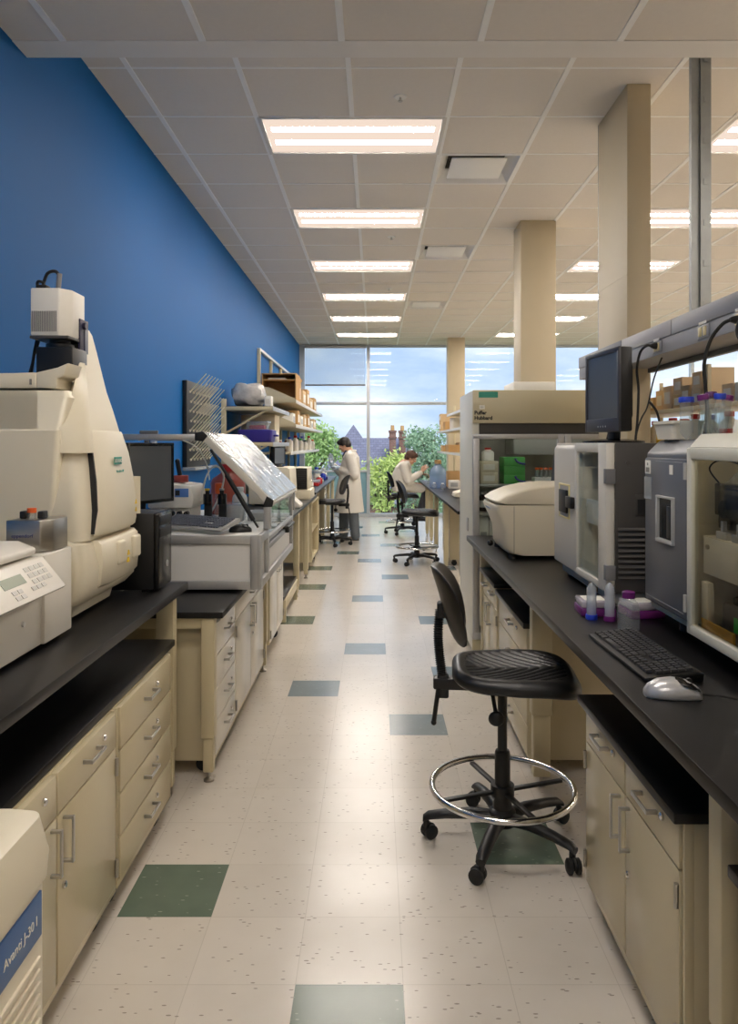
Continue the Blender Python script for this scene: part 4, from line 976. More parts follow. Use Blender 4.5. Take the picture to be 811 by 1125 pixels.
m = MB(); m.box(XA - .0082, XA - .0073, 2.493, 2.524, 1.436, 1.452); m.cyl((XA - .0073, 2.508, 1.463), (XA - .0082, 2.508, 1.463), .005, n=8); part(m, 'sticker_print', GREYINK, sk)
m = MB(); m.box(XA - .0078, XA - .0055, 2.475, 2.54, 1.345, 1.42); part(m, 'document_pouch', clear('pouch', (236, 240, 244), body=(200, 206, 212), body_fac=.45), gp)
m = MB(); m.box(XA - .0065, XA - .0052, 2.23, 2.44, 1.474, 1.4755); m.box(XA - .0065, XA - .0052, 2.22, 2.53, 1.021, 1.0225); part(m, 'trim_line', LGREY, gp)
lettering('Biomek', .018, pm('dim_print', (140, 140, 146), .5), gp, face_nx(XA - .0067, 2.30, 1.03)) if False else None
# glass door with cream frame
m = MB()
for a in ((1.13, 2.188, 1.485, 1.52), (1.13, 2.188, .975, 1.005), (2.155, 2.188, .975, 1.52), (1.13, 1.16, .975, 1.52)): m.box(XA - .012, XA + .012, a[0], a[1], a[2], a[3], .005)
gd = part(m, 'door', pm('cream_grey', (206, 204, 190), .4), t)
part(MB().box(XA - .003, XA + .001, 1.15, 2.165, 1.0, 1.49), 'door_pane', DGLASS, gd)
for z in (1.06, 1.45):
    m = MB(); m.cyl((XA - .014, 2.19, z - .025), (XA - .014, 2.19, z + .025), .006, n=8); part(m, 'hinge', LGREY, gd)
part(MB().box(XA + .03, XA + .042, 1.2, 2.12, 1.495, 1.503), 'glow_strip', emit('analyser_fill', (255, 240, 214), 7.), t)  # added glowing strip, no known fitting; brightens the dark analyser interior
m = MB(); m.box(XA + .028, XA + .04, 1.2, 2.165, 1.155, 1.262, .003); part(m, 'inner_panel', pm('inner_panel_cream', (226, 220, 204), .45), t)
m = MB(); m.cyl((XA + .028, 2.13, 1.235), (XA + .022, 2.13, 1.235), .007, n=10); part(m, 'panel_screw', STEEL, t)
m = MB(); m.box(XA + .03, 1.30, 1.55, 2.17, 1.255, 1.264); part(m, 'instrument_deck', INT, t)
m = MB(); m.box(.985, 1.30, 1.9, 2.13, 1.29, 1.41, .004); m.box(.965, 1.0, 1.95, 2.11, 1.33, 1.42, .004); m.box(1.0, 1.3, 1.6, 1.88, 1.27, 1.36, .004); m.cyl((.985, 2.05, 1.35), (.96, 2.05, 1.35), .025); part(m, 'sampler_head', BLACKG, t)
for y in (1.78, 1.88, 1.98, 2.07):
    m = MB(); m.box(.965, .99, y - .03, y + .03, 1.264, 1.285, .002); m.box(.968, .98, y - .006, y + .006, 1.285, 1.315); part(m, 'sample_block', LGREY, t)
m = MB(); m.tube(smoothpath([(1.0, 2.14, 1.41), (.97, 2.15, 1.46), (.985, 2.08, 1.485), (1.05, 1.98, 1.44), (1.06, 1.95, 1.40)], 8), .0025, 6); part(m, 'inner_tube', BLACKP, t)
m = MB(); m.prism([(1.9, 1.41), (2.12, 1.41), (2.0, 1.47)], 'X', .99, 1.1, .004); part(m, 'clear_hood', CLEARP, t)
m = MB(); m.box(.985, 1.30, 1.70, 2.11, .996, 1.085, .01); rb = part(m, 'reservoir', CHAR, t)
m = MB(); m.lathe([(.001, 1.085), (.045, 1.085), (.045, 1.10), (.025, 1.11), (.025, 1.13), (.001, 1.13)], (1.04, 2.05, 0), 18); part(m, 'reservoir_cap', BLACKG, rb)
m = MB(); m.box(.955, .975, 2.13, 2.175, z0 + .021, 1.13, .003); part(m, 'inner_column', INT, t)
m = MB(); m.box(.982, .986, 1.97, 2.03, 1.015, 1.055); part(m, 'green_sticker', GREENL, rb)
m = MB(); m.box(XA + .012, XA + .02, 1.95, 2.145, z0 + .01, z0 + .055, .002); part(m, 'amber_guard', clear('amber_plastic', (255, 214, 120), body=(206, 168, 70), body_fac=.4), t)
# ---- far analyser ----------------------------------------------------
XB = .865
t = thing('sample_analyser', 'cream-fronted analyser with charcoal slotted side and a monitor on top', 'lab instrument', (1.13, 3.17, ZB))
y0, y1, z0, z1 = 2.76, 3.58, .975, 1.535
m = MB(); m.box(XB + .03, 1.42, y0, y0 + .012, z0, z1, .004)
for k in range(10):
    z = 1.03 + .02 * k; m.prism([(y0 + .002, z - .002), (y0 - .009, z), (y0 - .003, z + .009), (y0 + .002, z + .009)], 'X', .905, 1.34)
m.box(.968, 1.04, y0 - .003, y0 + .002, 1.262, 1.342, .003); m.cyl((.94, y0, 1.46), (.94, y0 - .004, 1.46), .008, n=10)
part(m, 'side_panel', CHAR, t)
m = MB(); m.box(.976, 1.035, y0 - .005, y0 - .002, 1.268, 1.325, .0); part(m, 'side_handle_recess', INK, t)
m = MB(); m.box(XB + .02, 1.42, 3.14, y1, z0, z1 - .002, .01); m.box(XB + .02, 1.42, y0 + .012, 3.15, z0, z0 + .02); m.box(1.35, 1.42, y0 + .012, y1, z0, z1 - .004); m.box(XB + .012, 1.42, y0 + .012, y1, z1 - .025, z1, .006); part(m, 'chassis', pm('muted_cream', (214, 208, 194), .5), t)  # chassis cream slightly darker than the front panel
m = MB(); m.box(XB + .03, 1.40, y0 + .02, y1 - .04, .93, .976, .004)
for x in (.93, 1.36):
    for y in (2.83, 3.5): m.cyl((x, y, ZB), (x, y, .932), .02, n=12)
bs_ = part(m, 'base', LGREY, t)
m = MB(); m.box(XB + .026, XB + .032, 2.98, 3.08, .938, .965); part(m, 'amber_plate', pm('brass_plate', (150, 118, 60), .4, .4), bs_)
m = MB(); m.prism([(XB, .975), (XB, 1.51), (XB + .02, 1.535), (XB + .05, 1.535), (XB + .05, .975)], 'Y', 3.205, y1, .008); wp = part(m, 'front_panel', OFFW, t)
m = MB(); yA, yB, zA, zB_ = 3.29, 3.47, 1.195, 1.35
for a in ((yA, yB, zA, zA + .008), (yA, yB, zB_ - .008, zB_), (yA, yA + .01, zA, zB_), (yB - .014, yB, zA, zB_)): m.box(XB - .005, XB + .004, a[0], a[1], a[2], a[3], .002)
part(m, 'hatch_frame', pm('pale_yellow_trim', (232, 220, 158), .4), wp)
m = MB(); m.box(XB - .003, XB + .002, yA + .008, yB - .012, zA + .006, zB_ - .006); part(m, 'hatch_opening', LGREY, wp)
m = MB(); m.box(XB - .014, XB - .002, yA + .02, yB - .03, zA + .025, zB_ - .025, .004); m.box(XB - .02, XB - .002, 3.205, 3.30, 1.25, 1.30, .003); part(m, 'latch', BLACKP, wp)
m = MB()
for a in ((2.765, 3.2, 1.497, 1.535), (2.765, 3.2, .975, 1.005), (3.17, 3.2, .975, 1.535), (2.765, 2.865, .975, 1.535)): m.box(XB - .004, XB + .03, a[0], a[1], a[2], a[3], .005)
gd = part(m, 'door', OFFW, t)
part(MB().box(XB + .004, XB + .008, 2.86, 3.175, 1.0, 1.50), 'door_pane', AGLASS, gd)
for z in (1.05, 1.41):
    m = MB(); m.box(XB - .007, XB + .03, 2.755, 2.785, z - .028, z + .028, .002); part(m, 'hinge', GREYP, gd)
m = MB(); m.box(XB + .03, XB + .045, 2.83, 3.14, 1.2, 1.30, .003); m.cyl((XB + .03, 3.12, 1.275), (XB + .024, 3.12, 1.275), .006, n=8); part(m, 'inner_panel', WHITEP, t)
m = MB(); m.box(1.0, 1.2, 2.95, 3.1, 1.3, 1.33); m.box(1.06, 1.12, 3.0, 3.08, 1.33, 1.42, .003); m.box(.96, 1.2, 2.9, 3.12, 1.42, 1.455, .004); part(m, 'sampler_head', BLACKP, t)
m = MB(); m.box(1.22, 1.3, 2.9, 3.12, 1.0, 1.49, .003); part(m, 'inner_column', LGREY, t)
m = MB(); m.cyl((1.0, 2.93, 1.09), (.985, 2.93, 1.09), .02, n=14); part(m, 'red_knob', REDP, t)
m = MB(); m.box(.94, 1.2, 2.87, 3.1, .995, 1.035, .004); part(m, 'tray', pm('dark_tray', (70, 74, 80), .4), t)
# ---- monitor on the far analyser ---------------------------------------
screen = t = thing('monitor', 'black monitor on top of the cream-fronted analyser, turned to the aisle', 'monitor', (0, 0, 0))
m = MB(); w, h, zb_, d = .34, .335, .045, .05
BZ = pm('grey_black_bezel', (56, 56, 62), .4)
monitor_parts(t, w, h, .05, zb_, back=BLACKP, frame=BZ, fr=.02, low=.055)
m = MB()
for k in range(4): m.cyl((-.03 + .025 * k, -.009, zb_ + .022), (-.03 + .025 * k, -.007, zb_ + .022), .004, n=8)
part(m, 'buttons', LGREY, t)
m = MB(); m.box(-.035, .035, .03, .065, .012, .10, .01); part(m, 'neck', BLACKP, t)
m = MB(); m.lathe([(.001, 0), (.125, 0), (.125, .008), (.06, .016), (.001, .016)], (0, .045, 0), 28); part(m, 'base', BLACKG, t)
t.location = (.945, 3.075, z1 + .0005); t.rotation_euler = (0, 0, R(-84))
# ---- rounded real-time cycler -------------------------------------------
t = thing('thermal_cycler', 'rounded cream bench instrument with sloping lid, in front of the glass-door refrigerator', 'lab instrument', (.95, 4.25, ZB))
def crow(y, sc=1.):
    f = 1 - sc
    return [(1.26, .935), (.735 + f, .935), (.70 + f, .95), (.69 + f, 1.08), (.665 + f, 1.13), (.632 + f, 1.20), (.64 + f, 1.212), (1.26, 1.212)], y
m = MB(); rings = []
for y, f in ((3.955, .05), (3.958, .03), (3.968, .014), (3.99, .004), (4.1, 0), (4.36, 0), (4.44, .01), (4.48, .03), (4.5, .06), (4.503, .1)):
    pr = [(1.27, .935), (.76 + f, .935), (.715 + f, .945), (.698 + f, .97), (.69 + f, 1.06), (.672 + f, 1.11), (.645 + f * 1.1, 1.165), (.637 + f * 1.2, 1.19), (.645 + f * 1.2, 1.203), (1.27, 1.203)]
    rings.append([(x, y, z) for x, z in pr])
m.loft(rings); bd = part(m, 'body', CREAM2, t, sharp=50)
m = MB(); m.box(.741, .7435, 3.9535, 3.9565, .945, 1.198); part(m, 'seam', pm('seam_shadow_gap', (120, 112, 98), .6), bd)
m = MB(); rings = []
for y, f in ((3.955, .05), (3.958, .03), (3.97, .012), (4.0, .003), (4.12, 0), (4.36, 0), (4.43, .01), (4.48, .03), (4.5, .06), (4.503, .11)):
    pr = [(1.27, 1.207), (.69 + f, 1.207), (.65 + f, 1.214), (.645 + f, 1.224), (.68 + f, 1.248), (.76 + f * .8, 1.282 - f * .2), (.86 + f * .6, 1.305 - f * .3), (.97, 1.314 - f * .3), (1.1, 1.314 - f * .3), (1.27, 1.305 - f * .3)]
    rings.append([(x, y, z) for x, z in pr])
m.loft(rings); part(m, 'lid', CREAM2, t, sharp=50)
m = MB(); m.M = Matrix.Translation((.662, 4.22, 1.158)) @ Matrix.Rotation(R(-27), 4, 'Y'); m.box(-.012, -.004, -.09, .09, -.028, .028, .004); m.M = None
part(m, 'touch_screen', pm('pale_screen', (190, 205, 225), .2), t)
m = MB()
for x in (.74, 1.2):
    for y in (4.0, 4.46): m.cyl((x, y, ZB), (x, y, .937), .022, n=12)
part(m, 'feet', RUBBER, t)
m = MB(); m.ball((.685, 4.4, ZB + .03), .018); part(m, 'side_knob', BLACKG, t)
m = MB(); m.box(1.27, 1.275, 4.1, 4.2, 1.0, 1.05); part(m, 'vent', GREYP, t)
# ---- small display stand --------------------------------------------------
t = thing('display_stand', 'thin black touch display on a stand between cycler and analyser', 'monitor', (0, 0, 0))
m = MB(); m.M = Matrix.Rotation(R(-8), 4, 'X'); m.box(-.17, .17, -.012, .012, .30, .56, .008); m.M = None; part(m, 'housing', BLACKP, t)
m = MB(); m.M = Matrix.Rotation(R(-8), 4, 'X'); m.box(-.155, .155, -.014, -.012, .315, .545); m.M = None; part(m, 'screen', SCREEN, t)
m = MB(); m.tube([(0, .08, .01), (0, .07, .2), (0, .055, .38)], .02, 10); part(m, 'neck', LGREY, t)
m = MB(); m.box(-.11, .11, -.03, .14, 0, .016, .006); part(m, 'base', BLACKP, t)
t.location = (1.17, 4.66, ZB + .01); t.rotation_euler = (0, 0, R(-68))
# ---- refrigerator --------------------------------------------------------
FR = pm('fridge_enamel', (204, 193, 160), .35, var=.02)
FRS = pm('fridge_side_enamel', (214, 212, 200), .38, var=.02)
x0, x1, y0, y1 = .676, 1.70, 5.13, 5.90
t = thing('lab_refrigerator', 'tall beige laboratory refrigerator with glass doors behind the right bench', 'refrigerator', (1.19, 5.5, 0))
INTG = pm('fridge_interior', (176, 174, 166), .4, .3, var=.05)
m = MB(); m.box(x0, x0 + .05, y0 + .03, y1, .1, 1.90, .004); m.box(x1 - .05, x1, y0 + .03, y1, .1, 1.90, .004); m.box(x0, x1, y1 - .04, y1, .1, 1.90, .004); m.box(x0, x1, y0 + .03, y1, .1, .18, .004); m.box(x0 + .0015, x1 - .0015, y0 + .1, y1 - .0015, 1.72, 1.904, .004)
for x in (x0 + .05, x1 - .05):
    for y in (y0 + .1, y1 - .1): m.cyl((x, y, 0), (x, y, .1), .025, n=12)
part(m, 'cabinet', FRS, t)
m = MB(); m.box(x0 + .002, x1 - .002, y0, y0 + .05, 1.675, 1.905, .005); hd = part(m, 'header', FR, t)
lettering('Puffer', .035, INK, hd, face_ny(x0 + .012, y0 - .0005, 1.736), align='LEFT', bold=.0016); lettering('Hubbard', .035, INK, hd, face_ny(x0 + .012, y0 - .0005, 1.70), align='LEFT', bold=.0016)
m = MB(); m.box(x0 + .042, x0 + .175, y0 - .002, y0 + .001, 1.852, 1.893); part(m, 'teal_sticker', TEAL, hd)
m = MB(); m.box(x0 + .046, x0 + .084, y0 - .002, y0 + .001, 1.772, 1.80); lb = part(m, 'number_sticker', PAPER, hd)
lettering('K01', .014, GREYINK, lb, face_ny(x0 + .065, y0 - .0025, 1.781))
m = MB(); m.box(x0 + .002, x1 - .002, y0 + .035, y0 + .06, 1.60, 1.676); part(m, 'control_recess', CHAR, t)
m = MB(); m.box(x0 + .001, x1 - .001, y0 + .02, y0 + .05, .1, .17, .003); part(m, 'kick_plate', FR, t)
xm = (x0 + x1) / 2
for a, b in ((x0 + .002, xm + .12), (xm + .125, x1 - .002)):
    m = MB()
    for q in ((a, b, 1.565, 1.60), (a, b, .18, .23), (a, a + .045, .18, 1.60), (b - .045, b, .18, 1.60)): m.box(q[0], q[1], y0 - .005, y0 + .03, q[2], q[3], .004)
    d = part(m, 'door', ALU, t)
    part(MB().box(a + .04, b - .04, y0 + .01, y0 + .015, .22, 1.575), 'door_pane', GLASS, d)
m = MB(); m.box(x0 - .012, x0 - .001, y0 + .20, y0 + .26, .905, 1.0, .004); part(m, 'side_latch', LGREY, t)
for z in (.56, 1.035, 1.235):
    m = MB(); m.box(x0 + .052, x1 - .052, y0 + .08, y1 - .045, z, z + .012)
    for k in range(1): m.box(x0 + .052, x1 - .052, y0 + .075, y0 + .082, z - .006, z + .014, .002)
    part(m, 'shelf', INTG, t)
m = MB(); m.box(x0 + .05, x1 - .05, y1 - .045, y1 - .04, .18, 1.72); part(m, 'back_liner', INTG, t)
LAMPF = emit('fridge_lamp', (255, 248, 236), 6.)
part(MB().box(x0 + .08, x1 - .08, y0 + .085, y0 + .10, 1.583, 1.597), 'glow_strip', LAMPF, t)
m = MB(); m.box(x0 + .35, x1 - .06, y0 + .36, y1 - .06, 1.45, 1.60, .01); part(m, 'evaporator_cover', LGREY, t)
def carton(name, label, x0, x1, y0, y1, z0, z1, mat, grp=None, flaps=False, lbl=None, cat='box', lid=None, face='ny'):
    t = thing(name, label, cat, ((x0 + x1) / 2, (y0 + y1) / 2, z0), grp)
    m = MB()
    if flaps:
        w = .004
        m.box(x0, x0 + w, y0, y1, z0, z1); m.box(x1 - w, x1, y0, y1, z0, z1); m.box(x0, x1, y0, y0 + w, z0, z1); m.box(x0, x1, y1 - w, y1, z0, z1); m.box(x0, x1, y0, y1, z0, z0 + w)
    else: m.box(x0, x1, y0, y1, z0, z1, .003)
    part(m, 'box_body', mat, t)
    if flaps:
        m = MB(); m.M = Matrix.Translation((x1, 0, z1)) @ Matrix.Rotation(R(25), 4, 'Y'); m.box(-.002, .002, y0, y1, 0, .05); m.M = None; part(m, 'flap', mat, t)
    if lbl:
        m = MB(); dz = z1 - z0; dy = y1 - y0; dx = x1 - x0
        if face == 'ny': m.box(x0 + dx * .15, x0 + dx * .8, y0 - .0015, y0 + .001, z0 + dz * .25, z0 + dz * .75)
        elif face == 'nx': m.box(x0 - .0015, x0 + .001, y0 + dy * .15, y0 + dy * .8, z0 + dz * .25, z0 + dz * .75)
        else: m.box(x1 - .001, x1 + .0015, y0 + dy * .15, y0 + dy * .8, z0 + dz * .25, z0 + dz * .75)
        part(m, 'label', lbl, t)
    if lid:
        m = MB(); m.box(x0 - .002, x1 + .002, y0 - .002, y1 + .002, z1 - (z1 - z0) * .28, z1 + .002, .003); part(m, 'lid', lid, t)
    return t
sy = y0 + .13; sz = 1.248
carton('carton', 'cream printed carton on the refrigerator shelf, lower of the stacked pair', x0 + .075, x0 + .20, sy, sy + .2, sz, sz + .08, pm('cream_carton', (222, 212, 188), .7), 'stacked cartons in the refrigerator', lbl=PAPER)
carton('carton', 'cream printed carton on the refrigerator shelf, upper of the stacked pair', x0 + .075, x0 + .20, sy, sy + .2, sz + .081, sz + .16, pm('cream_carton', (222, 212, 188), .7), 'stacked cartons in the refrigerator', lbl=PAPER)
bottle('bottle', 'white bottle with a red cap on top of the cream cartons in the refrigerator', (x0 + .14, sy + .1, sz + .162), .045, .095, WHITEP, REDP)
GRN = pm('green_carton', (70, 168, 70), .6)
for k in range(3):
    tt = carton('carton', ['green kit carton in the refrigerator, bottom of the green stack', 'green kit carton in the refrigerator, middle of the green stack', 'green kit carton in the refrigerator, top of the green stack'][k], x0 + .24, x0 + .39, sy, sy + .2, sz + .063 * k, sz + .0625 + .063 * k, GRN, 'green cartons in the refrigerator')
    if k != 1:
        m = MB(); cz = sz + .063 * k
        P = [(x0 + .39 - .07 * math.cos(R(a)), sy - .002, cz + .056 - .04 * math.sin(R(a))) for a in range(0, 91, 10)]
        m.tube(P, .008, 6); part(m, 'blue_swoosh', NAVYP, tt)
t = thing('tube_rack', 'white rack of orange-capped tubes on the refrigerator shelf', 'tube rack', (x0 + .56, sy + .06, sz))
m = MB(); m.box(x0 + .46, x0 + .66, sy, sy + .12, sz, sz + .045, .003); part(m, 'rack', WHITEP, t)
for k in range(6):
    x = x0 + .48 + .032 * k
    m = MB(); m.cyl((x, sy + .03, sz + .045), (x, sy + .03, sz + .1), .011, n=10); tb = part(m, 'tube', CLEARP, t)
    m = MB(); m.cyl((x, sy + .03, sz + .1), (x, sy + .03, sz + .115), .0135, n=10); part(m, 'tube_cap', ORANGEP, tb)
bottle('bottle', 'dark bottle with an orange label on the middle refrigerator shelf', (x0 + .20, sy + .1, 1.048), .045, .15, pm('dark_brown_glass', (50, 38, 32), .2), REDP, lbl=ORANGEP)
bottle('bottle', 'white-labelled dark bottle on the middle refrigerator shelf, behind the rounded cycler lid', (x0 + .11, sy + .1, 1.048), .04, .14, pm('dark_brown_glass', (50, 38, 32), .2), WHITEP, lbl=PAPER)
carton('carton', 'white upright carton on the lower refrigerator shelf', x0 + .065, x0 + .13, sy, sy + .15, .573, 1.02, PAPER, lbl=LGREY)
carton('carton', 'pale grey carton beside the white upright carton on the lower refrigerator shelf', x0 + .14, x0 + .24, sy + .02, sy + .17, .573, .99, OFFW, lbl=PAPER)
carton('carton', 'flat white carton lying on top of the refrigerator beside the middle column', 1.0, 1.3, 5.35, 5.75, 1.907, 1.98, PAPER)
# ---- service beam ----------------------------------------------------------
BEAM = pm('service_beam_grey', (142, 142, 146), .45, var=.02); BEAM2 = pm('service_beam_pale_grey', (170, 168, 170), .45, var=.02)
beam = t = thing('service_beam', 'grey overhead service beam with power outlets above the right bench', 'service beam', (1.46, 2.7, 1.96))
m = MB(); m.box(1.385, 1.60, .3, 4.27, 1.965, 2.115, .004); m.box(1.385, 1.455, 4.26, 5.03, 1.965, 2.115, .004); part(m, 'housing', BEAM, t)
for k, (a, b) in enumerate(((.35, 1.7), (1.71, 2.75), (2.76, 3.45), (3.46, 4.15), (4.16, 5.02))):
    m = MB(); m.box(1.379, 1.386, a, b, 2.04, 2.113, .002); part(m, 'cover_panel', BEAM2 if k % 2 else BEAM, t)
m = MB(); m.box(1.57, 1.60, .3, 4.27, 1.94, 1.966, .002); part(m, 'lower_rail', CHAR, t)
for y in (4.40, 3.63, 3.12, 2.80, 2.62):
    m = MB(); m.box(1.378, 1.386, y - .055, y + .055, 1.975, 2.032, .002); ot = part(m, 'outlet_plate', BEAM, t)
    for dy in (-.022, .022):
        m = MB(); m.box(1.374, 1.379, y + dy - .014, y + dy + .014, 1.984, 2.024, .003); part(m, 'outlet', pm('ivory_outlet', (214, 200, 150), .4), ot)
    m = MB(); m.box(1.3765, 1.379, y - .035, y + .035, 2.034, 2.046); part(m, 'outlet_label', PAPER, ot)
m = MB()
for y in (.4, 4.2): m.box(1.50, 1.56, y, y + .06, ZB, 1.966, .004)
part(m, 'post', GALV, t) if False else m.bm.free()
def cord(parent, pts, r=.0065, plug=None, mat=None):
    """cable with its plug, a part of the thing it hangs from"""
    inv = Matrix.LocRotScale(parent.location, parent.rotation_euler, parent.scale).inverted()
    ORG[parent], keep_ = Vector((0, 0, 0)), ORG[parent]
    m = MB(); m.M = inv; m.tube(smoothpath(pts, 10), r, 8); q = part(m, 'power_cord', mat or RUBBER, parent)
    if plug:
        m = MB(); m.M = inv; a, b = plug; m.tube([a, tuple((a[i] + b[i]) / 2 for i in range(3)), b], .016, 10, radii=[.017, .016, .009]); part(m, 'plug', BLACKP, q)
    ORG[parent] = keep_
    return q
P = lambda px, py, Y: (wx(px, Y), Y, wz(py, Y))
cord(beam, [(1.35, 3.62, 2.01), (1.325, 3.62, 2.01), (1.305, 3.65, 1.98), (1.30, 3.68, 1.9), (1.315, 3.7, 1.8), (1.31, 3.7, 1.66), (1.30, 3.7, 1.55)], plug=((1.378, 3.62, 2.01), (1.345, 3.62, 2.01)))
cord(beam, [(1.44, 3.72, 1.965), (1.40, 3.72, 1.86), (1.36, 3.7, 1.72), (1.33, 3.7, 1.66), (1.31, 3.7, 1.60), (1.305, 3.71, 1.548)], r=.004)
cord(beam, [(1.345, 2.80, 2.0), (1.32, 2.82, 1.985), (1.29, 2.85, 1.93), (1.27, 2.86, 1.84), (1.275, 2.86, 1.75), (1.28, 2.86, 1.66), (1.27, 2.86, 1.56)], plug=((1.378, 2.80, 2.0), (1.34, 2.80, 2.0)), r=.007)
cord(beam, [(1.345, 2.64, 2.0), (1.315, 2.66, 1.98), (1.30, 2.66, 1.93), (1.31, 2.62, 1.86), (1.32, 2.58, 1.74), (1.33, 2.56, 1.64), (1.33, 2.5, 1.57)], plug=((1.378, 2.62, 2.0), (1.34, 2.64, 2.0)), r=.007)
cord(screen, [(1.12, 3.02, 1.70), (1.16, 3.05, 1.66), (1.2, 3.1, 1.58), (1.24, 3.15, 1.545)], r=.005)
cord(screen, [(1.02, 3.14, 1.88), (.985, 3.2, 1.85), (.975, 3.22, 1.78), (1.0, 3.22, 1.68), (1.01, 3.2, 1.60), (1.0, 3.2, 1.542)], r=.005)
# ---- things on top of the near analyser ----------------------------------
t = thing('open_tray', 'ivory tray on top of the slate-grey analyser, below the tied cable', 'tray', (1.0, 2.455, 1.546))
IV = pm('ivory_tray', (230, 224, 208), .5)
m = MB(); m.loft([ring4(.96, 1.05, 2.385, 2.53, 1.546, .015), ring4(.952, 1.058, 2.378, 2.538, 1.598, .015)]); part(m, 'tray', IV, t)
m = MB(); m.loft([ring4(.948, 1.062, 2.374, 2.542, 1.597, .015), ring4(.948, 1.062, 2.374, 2.542, 1.606, .015)]); part(m, 'tray_top', IV, t)
def tube50(label, loc, cap, rot=(0, 0, 0), up=True, grp=None, h=.115, r=.0145):
    t = thing('centrifuge_tube', label, 'tube', (0, 0, 0), grp)
    m = MB()
    if up: m.lathe([(.002, 0), (r * .55, .008), (r, .02), (r, h), (r * .9, h), (.001, h)], n=18); part(m, 'body', CLEARP, t); c0 = h - .004
    else: m.lathe([(.001, .014), (r * .95, .014), (r, .02), (r, h - .018), (r * .45, h - .004), (.002, h)], n=18); part(m, 'body', FROST, t); c0 = 0
    m = MB(); m.lathe([(.001, c0), (r * 1.2, c0), (r * 1.22, c0 + .003), (r * 1.22, c0 + .014), (r * 1.15, c0 + .017), (.001, c0 + .017)], n=20); part(m, 'cap', cap, t)
    t.location = loc; t.rotation_euler = rot
    return t
TG = 'capped tubes on the analyser'
BX, BY, BZ_ = 1.055, 2.30, 1.5462
t = thing('beaker', 'clear beaker holding capped tubes on top of the analyser', 'beaker', (BX, BY, BZ_))
m = MB(); m.lathe([(.045, 0), (.05, .004), (.05, .085), (.053, .089), (.05, .087), (.047, .085), (.047, .006)], (BX, BY, BZ_), 24); part(m, 'glass', GLASS, t)
tube50('clear tube with flat blue cap standing upright left of the leaning tubes', (.985, 2.345, BZ_), BLUEP, (0, 0, 0), True, TG, .12, .0195)
zt = BZ_ + .009
tube50('leaning tube with a purple cap, lowest and leftmost in the beaker', (BX - .016, BY + .004, zt), PURPLE, (R(2), R(-10), 0), True, TG, .118)
tube50('leaning tube with a blue cap in the middle of the beaker', (BX + .002, BY - .018, zt), BLUEP, (R(7), R(-1), 0), True, TG, .118)
tube50('leaning tube with a dark purple cap, tallest in the beaker', (BX + .002, BY + .020, zt), pm('dark_purple_cap', (84, 34, 92), .4), (R(-7), R(1), 0), True, TG, .126)
tube50('leaning tube with a purple cap, rightmost in the beaker', (BX + .018, BY - .002, zt), PURPLE, (R(1), R(9), 0), True, TG, .115)
carton('carton', 'small white printed box on the analyser at the right picture edge', 1.03, 1.17, 2.06, 2.13, 1.5605, 1.60, PAPER, lbl=LGREY)
# ---- small things on the bench -------------------------------------------
BG = 'lidded purple tube boxes on the bench'
def tubebox(label, x, y, rot=0):
    t = thing('tube_box', label, 'tube box', (0, 0, 0), BG)
    m = MB(); m.box(-.062, .062, -.062, .062, 0, .03, .006); part(m, 'base', PURPLE, t)
    m = MB(); m.box(-.06, .06, -.06, .06, .03, .055, .006); part(m, 'lid', clear('box_lid', (240, 240, 244), body=(214, 206, 214), body_fac=.7, rough=.1), t)
    m = MB(); m.box(-.045, .03, -.04, .04, .0552, .056); part(m, 'label', PAPER, t)
    t.location = (x, y, ZB); t.rotation_euler = (0, 0, rot)
    return t
tubebox('purple tube box with clear lid at the bench edge, nearest the analyser corner', .80, 2.70, R(-3)); tubebox('purple tube box with clear lid half hidden behind the purple-capped bottle', .955, 2.66, R(4))
tube50('clear tube standing upside down on its blue cap beside the purple box', (.762, 2.61, ZB), BLUEP, (0, 0, 0), False, None, .128, .017)
tube50('white-labelled tube standing upside down on its purple cap', (.818, 2.585, ZB), PURPLE, (0, 0, 0), False, None, .132, .017)
bottle('bottle', 'square clear bottle with purple cap standing at the keyboard end', (.845, 2.47, ZB), .036, .125, CLEARP, PURPLE, neck=.5, cap=.17)
k2 = make_keyboard('black keyboard on the right bench in front of the slate-grey analyser', BLACKP, pm('key_black', (46, 46, 48), .4))
k2.location = (.765, 2.135, ZB + .001); k2.rotation_euler = (0, 0, R(-88))
m2 = make_mouse('silver and black mouse on the right bench beside the black keyboard', pm('silver_plastic', (190, 190, 192), .3, .4), BLACKG)
m2.location = (.725, 1.81, ZB); m2.rotation_euler = (0, 0, R(-8)); m2.scale = (1.12, 1.12, 1.12)
cord(m2, [(.79, 1.80, ZB + .008), (.84, 1.79, ZB + .006), (.9, 1.74, ZB + .006), (.98, 1.66, ZB + .006)], r=.0025)
